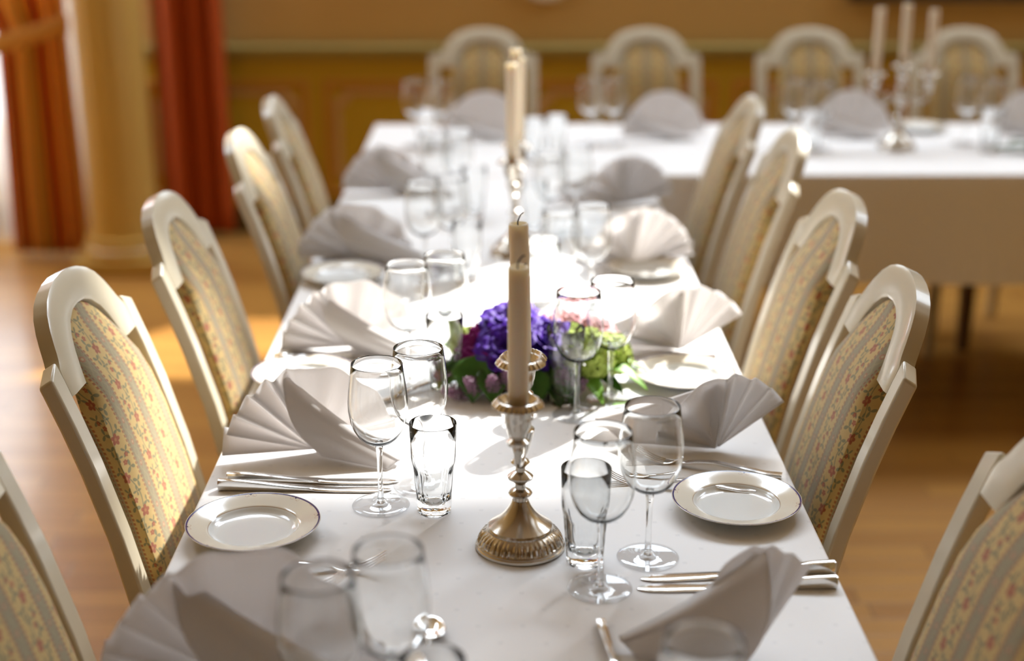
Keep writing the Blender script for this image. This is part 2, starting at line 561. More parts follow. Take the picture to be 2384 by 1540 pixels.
def petal_mat(name, c, tl=0.3, rough=0.55):
    t = NT(name)
    nz = t.noise(90, 3)
    cc = t.mix(nz, tuple(x * 0.75 for x in c), tuple(min(1, x * 1.25) for x in c))
    b = t.pbsdf(cc, rough, spec=0.35)
    tr = t.n('ShaderNodeBsdfTranslucent')
    t.link(cc, tr.inputs[0])
    mx = t.n('ShaderNodeMixShader')
    mx.inputs[0].default_value = tl
    t.link(b.outputs[0], mx.inputs[1]); t.link(tr.outputs[0], mx.inputs[2])
    return t.done(mx)
M['violet'] = petal_mat('violet_petals', (0.10, 0.02, 0.42))
M['magenta'] = petal_mat('magenta_petals', (0.34, 0.01, 0.22))
M['pink'] = petal_mat('dusty_pink_petals', (0.70, 0.36, 0.38))
M['lime'] = petal_mat('lime_petals', (0.50, 0.62, 0.12))
M['coral'] = petal_mat('coral_petals', (0.85, 0.35, 0.25))
M['lilac'] = petal_mat('lilac_buds', (0.24, 0.12, 0.19))
M['leaf'] = petal_mat('dark_leaf', (0.05, 0.13, 0.02), 0.2, 0.35)
M['leaf_light'] = petal_mat('fresh_leaf', (0.20, 0.42, 0.04), 0.4, 0.4)
M['moss'] = simple('moss', (0.04, 0.08, 0.02), 0.9)

# ------------------------------------------------------------------ the room
XL, XR, YF, YB, ZC = -3.4, 4.6, -9.0, 6.2, 6.2
TH = 0.2
def wall_with_holes(name, mat, axis, pos, thick, a0, a1, z0, z1, holes):
    """axis 'y': wall at y=pos..pos+thick spanning x a0..a1; axis 'x': likewise. holes: (a0,a1,z0,z1)"""
    g = G()
    As = sorted({a0, a1, *[h[0] for h in holes], *[h[1] for h in holes]})
    Zs = sorted({z0, z1, *[h[2] for h in holes], *[h[3] for h in holes]})
    for i in range(len(As) - 1):
        for j in range(len(Zs) - 1):
            ca, cz = (As[i] + As[i + 1]) / 2, (Zs[j] + Zs[j + 1]) / 2
            if any(h[0] < ca < h[1] and h[2] < cz < h[3] for h in holes):
                continue
            if axis == 'y':
                g.box(As[i], pos, Zs[j], As[i + 1], pos + thick, Zs[j + 1])
            else:
                g.box(pos, As[i], Zs[j], pos + thick, As[i + 1], Zs[j + 1])
    o = g.build(name, mat, smooth=False)
    tag(o, kind='structure')
    return o

tag(G().box(XL, YF, -0.1, XR, YB, 0).build('floor', M['floor'], smooth=False), kind='structure')
tag(G().box(XL - TH, YF - TH, ZC, XR + TH, YB + TH, ZC + 0.1).build('ceiling', M['ceiling'], smooth=False), kind='structure')
H_HIGH = [(-1.7, -0.6, 4.15, 5.5), (-0.35, 0.75, 4.15, 5.5), (1.42, 1.93, 4.15, 5.5), (2.30, 3.42, 4.15, 5.5), (3.56, 3.92, 4.15, 5.5)]  # unseen openings, invented and sized so the sun patches land on table and chairs
H_LOW = (-0.16, 0.62, 1.36, 2.2)  # unseen opening put in to throw the sun patch on the floor
H_LEFTW = (-3.0, -2.1, 0.45, 2.6)
wall_with_holes('wall_back', M['wall_upper'], 'y', YB, TH, XL, XR, 0, ZC, H_HIGH + [H_LOW, H_LEFTW])
wall_with_holes('wall_front', M['wall_upper'], 'y', YF - TH, TH, XL, XR, 0, ZC, [])
HR = [(3.7, 4.75, 4.1, 5.4), (4.85, 5.9, 4.1, 5.4)]  # unseen openings invented to go with the right side lamp
wall_with_holes('wall_right', M['wall_upper'], 'x', XR, TH, YF, YB, 0, ZC, HR)
HL = [(3.7, 4.75, 4.1, 5.4), (4.85, 5.9, 4.1, 5.4)]  # same invented openings for the left side lamp
wall_with_holes('wall_left', M['wall_upper'], 'x', XL - TH, TH, YF, YB, 0, ZC, HL)
# window frames; all openings but the curtained one are invented, out of view
def window(n, axis, pos, h, nx=2, nz=3):
    g = G()
    a0, a1, z0, z1 = h
    e = 0.04
    def bar(b0, b1, c0, c1):
        if axis == 'y': g.box(b0, pos + 0.08, c0, b1, pos + 0.13, c1)
        else: g.box(pos + 0.08, b0, c0, pos + 0.13, b1, c1)
    bar(a0, a0 + e, z0, z1); bar(a1 - e, a1, z0, z1)
    bar(a0 + e, a1 - e, z0, z0 + e); bar(a0 + e, a1 - e, z1 - e, z1)
    for i in range(1, nx):
        x = lerp(a0, a1, i / nx); bar(x - 0.012, x + 0.012, z0 + e, z1 - e)
    for j in range(1, nz):
        z = lerp(z0, z1, j / nz); bar(a0 + e, a1 - e, z - 0.012, z + 0.012)
    tag(g.build('window_%d' % n, M['paint'], smooth=False), kind='structure')
wn = 1
for h in H_HIGH:
    window(wn, 'y', YB, h, 1, 1); wn += 1
window(wn, 'y', YB, H_LOW, 1, 1); wn += 1
window(wn, 'y', YB, H_LEFTW); wn += 1
for h in HR:
    window(wn, 'x', XR, h); wn += 1
for h in HL:
    window(wn, 'x', XL - TH, h); wn += 1

# wainscot of the back wall: ochre dado, olive rail, framed panels
DX0 = -1.55
tag(G().box(DX0, YB - 0.02, 0, XR, YB, 0.765).build('trim_1', M['wall_lower'], smooth=False), kind='structure')
g = G()
prof = [(0, 0.76), (-0.022, 0.762), (-0.03, 0.775), (-0.03, 0.785), (-0.042, 0.80), (-0.042, 0.815), (-0.028, 0.822), (0, 0.824)]
g.rings([[(x, YB - 0.02 + p[0] if i else YB - 0.02, p[1]) for i, p in enumerate(prof)] for x in (DX0, XR)], closed=True)
tag(g.build('trim_2', M['rail'], smooth=False), kind='structure')
def frame_ring(x0, x1, z0, z1, wd, y0, y1, notch=0.0):
    def outline(e):
        a0, a1, b0, b1 = x0 + e, x1 - e, z0 + e, z1 - e
        if notch <= 0:
            return [(a0, b0), (a1, b0), (a1, b1), (a0, b1)]
        r = notch
        out = []
        for (cx, cz, s) in ((a0, b0, 0), (a1, b0, 1), (a1, b1, 2), (a0, b1, 3)):
            for k in range(6):
                a = rad(90 * s + 90 - 90 * k / 5)
                out.append((cx + r * math.cos(a), cz + r * math.sin(a)))
        return out
    o, i = outline(0), outline(wd)
    n = len(o)
    g = G()
    vs = [(p[0], y1, p[1]) for p in o] + [(p[0], y0, p[1]) for p in lerp2(o, i, 0.3)] + [(p[0], y0, p[1]) for p in lerp2(o, i, 0.7)] + [(p[0], y1, p[1]) for p in i]
    fs = []
    for r in range(3):
        for k in range(n):
            l = (k + 1) % n
            fs.append((r * n + k, r * n + l, (r + 1) * n + l, (r + 1) * n + k))
    g.add(vs, fs)
    return g
def lerp2(o, i, t):
    return [(lerp(a[0], b[0], t), lerp(a[1], b[1], t)) for a, b in zip(o, i)]
tn = 3
divs = [-1.68, -0.79, 0.095, 0.98, 1.865, 2.75, 3.635, 4.52]
for a, b in zip(divs, divs[1:]):
    x0, x1 = max(a + 0.03, DX0 + 0.01), b - 0.03
    tag(frame_ring(x0, x1, 0.16, 0.675, 0.035, YB - 0.034, YB - 0.02).build('trim_%d' % tn, M['frame_orange'], smooth=False), kind='structure'); tn += 1
    tag(frame_ring(x0 + 0.045, x1 - 0.045, 0.205, 0.63, 0.028, YB - 0.030, YB - 0.02, notch=0.045).build('trim_%d' % tn, M['frame_pink'], smooth=False), kind='structure'); tn += 1
tag(G().box(XL, YB - 0.045, 0, XR, YB - 0.02, 0.12).build('baseboard_back', M['skirt_wood'], smooth=False), kind='structure')
# wall ornaments that dip into the top of the view
t_ = empty('picture', (2.15, YB, 1.33))
def rect_ring(x0, x1, z0, z1, w_, y0, y1):
    g = G()
    g.box(x0, y0, z0, x1, y1, z0 + w_); g.box(x0, y0, z1 - w_, x1, y1, z1)
    g.box(x0, y0, z0 + w_, x0 + w_, y1, z1 - w_); g.box(x1 - w_, y0, z0 + w_, x1, y1, z1 - w_)
    return g
rect_ring(-0.66, 0.66, -0.325, 0.325, 0.07, -0.05, 0).build('frame', M['dark'], t_, smooth=False)
G().box(-0.6, -0.02, -0.26, 0.6, -0.005, 0.26).build('canvas', M['canvas'], t_, smooth=False)
tag(t_, 'dark framed picture on the back wall, only its lower edge in view', 'picture')
g = G()
t_ = empty('wall_plate', (0.2, YB, 1.145))
g.rings([[(r * math.cos(2 * PI * k / 48), y, r * math.sin(2 * PI * k / 48)) for k in range(48)] for r, y in
         ((0.001, -0.004), (0.08, -0.006), (0.10, -0.02), (0.135, -0.03), (0.140, -0.03), (0.140, -0.02), (0.10, -0.001), (0.001, 0.0))])
g.build('dish', M['pale'], t_)
tag(t_, 'round pale ornamental plate on tan back wall, lower rim only', 'wall plate')

# ------------------------------------------------------------------ column and curtains
t_ = empty('column', (-1.515, 5.62, 0))
g = G()
def flute(r, z, a):
    return r * (1 - 0.03 * abs(math.sin(a * 8))) if 0.2 < z < 5.9 else r
g.lathe([(0.135, 0.13), (0.135, 0.21), (0.130, 0.5), (0.130, 3.0), (0.122, 6.1), (0.13, 6.19)], 96, fn=flute)
g.build('shaft', M['column'], t_)
G().lathe([(0.165, 0.06), (0.172, 0.07), (0.172, 0.09), (0.155, 0.10), (0.15, 0.11), (0.158, 0.12), (0.156, 0.135), (0.14, 0.14)], 64).build('base', M['column'], t_)
G().box(-0.18, -0.18, 0, 0.18, 0.18, 0.06).build('plinth', M['column'], t_, smooth=False, bevel=0.004)
tag(t_, 'round ochre column on a square plinth in front of red curtain', 'column')

def curtain(name, x0, x1, y, z0, z1, mat, nf, amp, shape=None, uvs=1.0, nz=30, lean=0.0):
    """hanging cloth between x0,x1 with nf folds; shape(z)->(xa,xb) overrides the extent at each height"""
    g = G()
    nu = nf * 12
    vs, uv = [], []
    for j in range(nz + 1):
        z = lerp(z0, z1, j / nz)
        a, b = shape(z) if shape else (x0, x1)
        for i in range(nu + 1):
            t = i / nu
            ph = t * nf * 2 * PI
            yy = y + amp * math.sin(ph + 0.4 * math.sin(t * 9)) * (1 + 0.3 * math.sin(t * 17)) + lean * (z - z0)
            xx = lerp(a, b, t) + 0.3 * amp * math.sin(2 * ph)
            vs.append((xx, yy, z))
            uv.append((t * uvs, z))
    fs = [(j * (nu + 1) + i, j * (nu + 1) + i + 1, (j + 1) * (nu + 1) + i + 1, (j + 1) * (nu + 1) + i) for j in range(nz) for i in range(nu)]
    g.add(vs, fs)
    g.uv = uv
    return g
o = curtain('curtain', -1.45, -1.155, 6.07, 0.03, 3.2, M['red'], 3, 0.03).build('curtain', M['red'], solid=0.003)
tag(o, 'plain brick-red curtain hanging against the back wall behind the column', 'curtain')
t_ = empty('striped_curtain', (0, 0, 0))
def sh(z):
    # gathered at the tie (z about .93), falling straight below it
    if z < 0.93:
        k = smoothstep(0.02, 0.93, z)
        return (lerp(-2.02, -2.0, k), lerp(-1.70, -1.715, k))
    k = smoothstep(0.93, 2.2, z)
    return (lerp(-2.02, -3.1, k), lerp(-1.715, -1.72, k))
curtain('c', 0, 0, 5.76, 0.02, 3.2, M['stripes'], 7, 0.030, sh, uvs=1.0, nz=60).build('drape', M['stripes'], t_, solid=0.003)
g = G()
rs = []
for i in range(25):
    t = i / 24
    x = lerp(-2.08, -1.69, t)
    z = 0.865 + 0.10 * t ** 1.3
    y = 5.70 - 0.03 * math.sin(PI * t)
    rs.append([(x, y + 0.006 * math.cos(a), z + 0.035 * math.sin(a)) for a in [2 * PI * k / 12 for k in range(12)]])
g.rings(rs)
g.uv = [(p[0], p[2] * 4) for p in g.v]
tb = g.build('tieback', simple('orange_tieback', (0.60, 0.30, 0.07), 0.6), t_)
tag(t_, 'orange and red striped curtain held by a tieback left of column', 'curtain')
o = curtain('sheer', -3.05, -1.66, 5.93, 0.02, 3.2, M['sheer'], 16, 0.012).build('sheer_curtain', M['sheer'])
tag(o, 'white sheer curtain behind the orange striped one at the far left', 'curtain')

# ------------------------------------------------------------------ tables
TZ = 0.75
def cloth_mesh(x0, x1, y0, y1, drop, seed, creases=(), back=1.0):
    rnd = random.Random(seed)
    g = G()
    nx, ny = int((x1 - x0) / 0.04), int((y1 - y0) / 0.04)
    pts = {}
    def ztop(x, y):
        z = 0.0
        for (ax, pos, h_, wd) in creases:
            q = (x if ax == 'x' else y) - pos
            z += h_ * math.exp(-(q / wd) ** 2)
        return TZ - 0.0003 + z
    def top(i, j):
        return (lerp(x0, x1, i / nx), lerp(y0, y1, j / ny))
    vs = []
    idx = {}
    for i in range(nx + 1):
        for j in range(ny + 1):
            x, y = top(i, j)
            idx[i, j] = len(vs)
            vs.append((x, y, ztop(x, y)))
    fs = [(idx[i, j], idx[i + 1, j], idx[i + 1, j + 1], idx[i, j + 1]) for i in range(nx) for j in range(ny)]
    # skirt
    per = [(i, 0, 0, -1) for i in range(nx + 1)] + [(nx, j, 1, 0) for j in range(0, ny + 1)] + [(i, ny, 0, 1) for i in range(nx, -1, -1)] + [(0, j, -1, 0) for j in range(ny, -1, -1)]
    L = 0
    prev = None
    rows = []
    steps = [(0.0015, 0.0005), (0.004, 0.003), (0.006, 0.012)] + [(0.008, drop * k / 8) for k in range(1, 9)]
    ph = [rnd.uniform(0, 6) for _ in range(3)]
    ss = []
    for (i, j, nxv, nyv) in per:
        x, y = top(i, j)
        if prev: L += math.hypot(x - prev[0], y - prev[1]) + (0.05 if (prev[2], prev[3]) != (nxv, nyv) else 0)
        prev = (x, y, nxv, nyv)
        ss.append(L)
    n = len(per)
    base = len(vs)
    for k, (out, dn) in enumerate(steps):
        for q, (i, j, nxv, nyv) in enumerate(per):
            x, y = top(i, j)
            wv = (math.sin(ss[q] * 9 + ph[0]) * 0.5 + math.sin(ss[q] * 17 + ph[1]) * 0.3 + 0.6) * 0.02 * (dn / drop) ** 1.3
            d = out + max(wv, 0)
            # the side with chairs pushed under hangs a little shorter
            vs.append((x + nxv * d, y + nyv * d, TZ - dn * (back if nyv > 0 else 1.0)))
    for k in range(len(steps)):
        for q in range(n):
            q2 = (q + 1) % n
            if k == 0:
                a, b = idx[per[q][0], per[q][1]], idx[per[q2][0], per[q2][1]]
            else:
                a, b = base + (k - 1) * n + q, base + (k - 1) * n + q2
            c, d = base + k * n + q2, base + k * n + q
            if a == b:
                fs.append((a, c, d))
            else:
                fs.append((a, b, c, d))
    g.add(vs, [tuple(reversed(f)) for f in fs])
    return g

def table(x0, x1, y0, y1, label, legs):
    t = empty('dining_table', ((x0 + x1) / 2, (y0 + y1) / 2, 0))
    hx, hy = (x1 - x0) / 2, (y1 - y0) / 2
    G().box(-hx + 0.004, -hy + 0.004, 0.715, hx - 0.004, hy - 0.004, 0.745).build('tabletop', M['table_wood'], t, smooth=False, bevel=0.003)
    G().box(-hx + 0.06, -hy + 0.06, 0.64, hx - 0.06, hy - 0.06, 0.715).build('apron', M['table_wood'], t, smooth=False)
    for lx, ly in legs:
        lx -= (x0 + x1) / 2; ly -= (y0 + y1) / 2
        G().rings([[(lx + sx * r, ly + sy * r, z) for sx, sy in ((-1, -1), (1, -1), (1, 1), (-1, 1))] for r, z in ((0.018, 0), (0.027, 0.64))]).build('leg', M['table_wood'], t, smooth=False)
    tag(t, label, 'table')
table(-0.4, 0.4, 0.62, 3.815, 'long dining table under the white cloth between the two rows of chairs', [(-0.32, 0.7), (0.32, 0.7), (-0.34, 3.77), (0.34, 3.77), (-0.32, 2.71), (0.32, 2.71)])
table(-0.4, 3.3, 3.83, 4.63, 'cross table with white cloth at the far end in front of back wall', [(-0.3, 3.93), (-0.3, 4.53), (1.56, 4.53), (1.1, 4.53), (2.4, 4.53), (3.2, 4.53), (3.2, 3.93)])
o = cloth_mesh(-0.4, 0.4, 0.62, 3.805, 0.245, 3, creases=[('x', 0.0, 0.0012, 0.006), ('y', 1.45, 0.001, 0.006), ('y', 2.35, 0.001, 0.006)]).build('tablecloth', M['cloth'], angle=180)
tag(o, 'white damask tablecloth with fold creases on the long table in the foreground', 'tablecloth')
o = cloth_mesh(-0.4, 3.3, 3.83, 4.63, 0.31, 5, creases=[('y', 4.23, 0.0012, 0.008)], back=0.78).build('tablecloth', M['cloth'], angle=180)
tag(o, 'white tablecloth on the far cross table with its front hanging straight', 'tablecloth')

# ------------------------------------------------------------------ chairs
def back_pt(y, s, n):
    """point on the reclined back: y across, s height along (z), n forward from the plane"""
    q = s - 0.45
    x = -0.21 - 0.1 * q - 0.3125 * q * q
    sl = 0.1 + 0.625 * q
    k = 1 / math.sqrt(1 + sl * sl)
    return (x + n * k, y, s + n * sl * k)
def make_chair():
    r = empty('dining_chair')
    # posts (run down as rear legs)
    for sg in (-1, 1):
        g = G()
        y = sg * 0.170
        rings = []
        for z, n, hw, th in ((0.0, -0.050, 0.014, 0.022), (0.2, -0.012, 0.016, 0.024), (0.42, 0.0, 0.018, 0.028), (0.52, 0.0, 0.018, 0.026), (0.60, 0.0, 0.018, 0.024), (0.70, 0.0, 0.018, 0.022), (0.80, 0.0, 0.018, 0.022), (0.86, 0.0, 0.018, 0.022), (0.910, 0.0, 0.018, 0.022)):
            if z < 0.45:
                cx = -0.21 - 0.10 * (0.45 - z) ** 1.0 * 1.2
                rings.append([(cx - th / 2, y - hw, z), (cx + th / 2, y - hw, z), (cx + th / 2, y + hw, z), (cx - th / 2, y + hw, z)])
            else:
                rings.append([back_pt(y - hw, z, -th / 2), back_pt(y - hw, z, th / 2), back_pt(y + hw, z, th / 2), back_pt(y + hw, z, -th / 2)])
        hw, th = 0.018, 0.022
        # chamfered top, higher on the outer side
        zi, zo = 0.934, 0.920
        y0z, y1z = (zi, zo) if sg > 0 else (zo, zi)
        rings.append([back_pt(y - hw, y0z, -th / 2), back_pt(y - hw, y0z + 0.004, th / 2), back_pt(y + hw, y1z + 0.004, th / 2), back_pt(y + hw, y1z, -th / 2)])
        g.rings(rings)
        g.build('back_post', M['paint'], r, smooth=True, bevel=0.0035, bseg=3, angle=30)
    # arched head rail
    half_out = [(0.153, 0.890), (0.153, 0.912), (0.152, 0.921), (0.149, 0.928), (0.143, 0.933), (0.138, 0.941), (0.131, 0.955), (0.121, 0.971), (0.106, 0.987), (0.085, 1.000), (0.058, 1.009), (0.030, 1.014), (0.0, 1.016)]
    half_in = [(0.0, 0.972), (0.025, 0.970), (0.048, 0.962), (0.067, 0.948), (0.080, 0.930), (0.089, 0.910), (0.096, 0.890)]
    outl = half_out + [(-a, b) for a, b in reversed(half_out[:-1])] + [(-a, b) for a, b in reversed(half_in)][0:0]
    outer = half_out + [(-a, b) for a, b in reversed(half_out[:-1])]
    inner = [(-a, b) for a, b in reversed(half_in[1:])] + half_in
    # outer runs right foot -> over -> left foot ; inner runs left foot -> over -> right foot
    no = 60
    def resample(P, n):
        P = [Vector((a, b)) for a, b in P]
        d = [0]
        for a, b in zip(P, P[1:]): d.append(d[-1] + (b - a).length)
        out = []
        for k in range(n + 1):
            q = d[-1] * k / n
            i = 0
            while i < len(P) - 2 and d[i + 1] < q: i += 1
            t = (q - d[i]) / max(1e-9, d[i + 1] - d[i])
            out.append(P[i].lerp(P[i + 1], t))
        return out
    A = resample(outer, no)
    B = resample(list(reversed(inner)), no)
    rings = []
    for a, b in zip(A, B):
        m0 = b.lerp(a, 0.12); m1 = b.lerp(a, 0.88)
        t = 0.0135
        rings.append([back_pt(a.x, a.y, -t + 0.003), back_pt(m1.x, m1.y, -t), back_pt(m0.x, m0.y, -t), back_pt(b.x, b.y, -t + 0.003),
                      back_pt(b.x, b.y, t - 0.003), back_pt(m0.x, m0.y, t), back_pt(m1.x, m1.y, t), back_pt(a.x, a.y, t - 0.003)])
    G().rings(rings).build('head_rail', M['paint'], r, angle=50)
    # lower cross rail
    G().prism([(-0.154, 0.485), (0.154, 0.485), (0.154, 0.53), (-0.154, 0.53)], lambda a, b: back_pt(a, b, -0.013), lambda a, b: back_pt(a, b, 0.013)).build('lower_rail', M['paint'], r, smooth=False, bevel=0.003)
    # upholstered back pad: boxed cushion with arched top
    def pad(name, front, n0, n1, hwv=0.1):
        g = G()
        outline = []   # half width at height
        hts = [0.52, 0.60, 0.70, 0.78, 0.83, 0.865, 0.893, 0.911, 0.929, 0.947, 0.961]
        wds = [0.124, 0.124, 0.124, 0.122, 0.117, 0.107, 0.0965, 0.0905, 0.0815, 0.0685, 0.0495]
        n = 18
        vs, uv = [], []
        # cross sections: for each height a closed ring round the pad
        zs = [0.515] + hts + [0.9695, 0.9715]
        ws = [0.116] + wds + [0.0265, 0.008]
        rings = []
        for z, wv in zip(zs, ws):
            ring = []
            uvr = []
            edge = 0.012
            puff = n1 + 0.020 * smoothstep(0.965, 0.85, z) if z > 0.52 else n1 + 0.012
            zf = z
            # front face from -w to +w, bulged
            m = 12
            for k in range(m + 1):
                t = -1 + 2 * k / m
                yy = t * wv
                nn = puff + 0.006 * (1 - t * t) - (0.006 if abs(t) == 1 else 0)
                ring.append(back_pt(yy, zf, nn)); uvr.append((yy, z))
            ring.append(back_pt(wv + 0.001, zf, (n0 + puff) / 2)); uvr.append((wv + (puff - n0) / 2, z))
            ring.append(back_pt(wv, zf, n0)); uvr.append((wv + (puff - n0), z))
            for k in range(5):
                t = 1 - 2 * (k + 1) / 6
                ring.append(back_pt(t * wv, zf, n0 - 0.002)); uvr.append((t * wv, z))
            ring.append(back_pt(-wv, zf, n0)); uvr.append((-wv - (puff - n0), z))
            ring.append(back_pt(-wv - 0.001, zf, (n0 + puff) / 2)); uvr.append((-wv - (puff - n0) / 2, z))
            rings.append(ring)
            uv += uvr
        g.rings(rings)
        g.uv = uv
        o = g.build(name, M['fabric'], r, angle=60)
        return o
    p = pad('back_pad', True, -0.009, 0.004)
    # braid piping round the front edge of the pad
    # seat
    g = G()
    vs = []
    def seat_ring(z, e):
        pts = []
        base = [(-0.205, -0.182), (0.20, -0.212), (0.20, 0.212), (-0.205, 0.182)]
        rr = 0.03
        out = []
        cx = sum(b[0] for b in base) / 4
        for (x, y) in base:
            for k in range(5):
                a = 0
                out.append((x, y))
        res = []
        for q, (x, y) in enumerate(base):
            sx = 1 if x > 0 else -1; sy = 1 if y > 0 else -1
            start = {(-1, -1): 180, (1, -1): 270, (1, 1): 0, (-1, 1): 90}[(sx, sy)]
            for k in range(6):
                a = rad(start + 90 * k / 5)
                res.append(((x - sx * rr + rr * math.cos(a)) - sx * e, (y - sy * rr + rr * math.sin(a)) - sy * e, z))
        return res
    G().rings([seat_ring(z, e) for z, e in ((0.385, 0.012), (0.385, 0.006), (0.44, 0.0), (0.445, 0.006))]).build('seat_frame', M['paint'], r, bevel=0.002)
    g = G()
    g.rings([seat_ring(z, e) for z, e in ((0.44, 0.012), (0.455, 0.004), (0.475, 0.008), (0.487, 0.03), (0.494, 0.08), (0.497, 0.14))])
    g.uv = [(p[1], p[0]) for p in g.v]
    g.build('seat_cushion', M['fabric'], r, angle=80)
    for sg in (-1, 1):
        G().rings([[(0.172 + a * q, sg * 0.183 + b * q, z) for a, b in ((-1, -1), (1, -1), (1, 1), (-1, 1))] for q, z in ((0.013, 0.0), (0.017, 0.2), (0.022, 0.39))]).build('leg', M['paint'], r, smooth=False, bevel=0.002)
    return r
chair = make_chair()
chairs = [
    # x of the post tops, y centre, yaw, side, label
    (-0.583, 1.900, -1.5, 'cream chair with sunlit floral back, second from the camera on the left'),
    (-0.580, 1.310, 0, 'cream dining chair cut off by the bottom left corner of the photo'),
    (-0.558, 2.401, 0, 'cream dining chair third from the camera in the left row'),
    (-0.534, 3.026, 0, 'cream dining chair with bright arched rim, fourth in the left row'),
    (-0.530, 3.500, 2, 'farthest cream dining chair of the left row, nearest the cross table'),
    (0.545, 1.925, 177, 'cream chair with floral back in focus, second from the camera on the right'),
    (0.562, 1.295, 180, 'cream dining chair cut off at the bottom right corner of the photo'),
    (0.577, 2.398, 181, 'cream dining chair third from the camera in the right row'),
    (0.607, 3.017, 179, 'cream dining chair fourth in the right row with glinting arch top'),
    (0.596, 3.474, 181, 'farthest cream dining chair of the right row, before the cross table'),
]
for i, (x, y, a, lab) in enumerate(chairs):
    s_ = 1 if a < 90 else -1
    ox = x + s_ * 0.33
    if i == 0:
        chair.location = (ox, y, 0); chair.rotation_euler = (0, 0, rad(a))
        tag(chair, lab, 'chair', 'cream dining chairs with floral upholstery')
    else:
        dup(chair, (ox, y, 0), rad(a), lab)
for k, (x, lab) in enumerate(((-0.054, 'cream chair facing the camera behind cross table, leftmost of the back row'),
                              (0.509, 'cream chair facing the camera behind cross table, second from left'),
                              (1.077, 'cream chair behind cross table, partly behind the left candle of the far candelabra'),
                              (1.612, 'cream chair behind cross table at the far right of the photo'))):
    dup(chair, (x, 4.97 - 0.33, 0), -PI / 2, lab)

# ------------------------------------------------------------------ wine glasses and tumblers
def make_wine():
    r = empty('wine_glass')
    outer = [(0.0045, 0.0885), (0.012, 0.0895), (0.020, 0.0935), (0.027, 0.1005), (0.0325, 0.110), (0.0365, 0.122), (0.0388, 0.136), (0.0390, 0.148), (0.0380, 0.162), (0.0362, 0.176), (0.0345, 0.189), (0.0334, 0.199)]
    t = 0.0008
    prof = outer + [(0.0330, 0.2003), (0.0334 - t, 0.1995)]
    inner = [(max(0.0005, a - t * (1.0 if b > 0.1 else 1.6)), b + (0 if b > 0.11 else 0.0012 if b > 0.095 else 0.002)) for a, b in reversed(outer[1:-1])]
    prof += inner + [(0.0006, 0.0912)]
    g = G()
    g.lathe([(0.0006, 0.0880)] + prof, 48)
    g.build('bowl', M['wine_glass'], r, angle=180)
    g = G()
    g.lathe([(0.0052, 0.0045), (0.0042, 0.012), (0.0036, 0.025), (0.0034, 0.045), (0.0036, 0.065), (0.0044, 0.080), (0.0056, 0.0878)], 20)
    g.build('stem', M['thick_glass'], r, angle=180)
    g = G()
    g.lathe([(0.0005, 0.0), (0.036, 0.0), (0.0378, 0.0006), (0.0382, 0.0014), (0.0376, 0.0020), (0.028, 0.0026), (0.016, 0.0036), (0.009, 0.0058), (0.0052, 0.0100), (0.0005, 0.0102)], 48)
    g.build('foot', M['foot_glass'], r, angle=60)
    return r
def make_tumbler():
    g = G()
    seg = 72
    def fn(r, z, a):
        # eight flat panels on the lower part, fading at the shoulder
        if r < 0.012: return r
        k = 1 - smoothstep(0.062, 0.074, z)
        p = abs(math.sin(4 * a))
        return r * (1 - 0.055 * k * (1 - p ** 0.6)) if z > 0.003 else r * (1 - 0.05 * (1 - p ** 0.6))
    prof = [(0.0006, 0.0045), (0.014, 0.0042), (0.0190, 0.0025), (0.0208, 0.0), (0.0222, 0.0012), (0.0228, 0.008), (0.0248, 0.035), (0.0268, 0.060), (0.0275, 0.067), (0.0287, 0.072), (0.0292, 0.078), (0.0300, 0.100), (0.0308, 0.1240), (0.0303, 0.1252), (0.0296, 0.1240)]
    g.lathe(prof, seg, fn=fn)
    # inner wall
    n = len(g.v)
    g2 = [(0.0288, 0.100), (0.0279, 0.078), (0.0262, 0.068), (0.0225, 0.058), (0.0205, 0.036), (0.0180, 0.020), (0.0120, 0.0145), (0.0006, 0.0135)]
    gg = G()
    gg.lathe(prof[:] + g2, seg, fn=lambda r, z, a: fn(r, z, a))
    o = gg.build('tumbler', M['thick_glass'], None, angle=50)
    return o
wine = make_wine()
tum = make_tumbler()
ords = ['first', 'second', 'third', 'fourth', 'fifth']
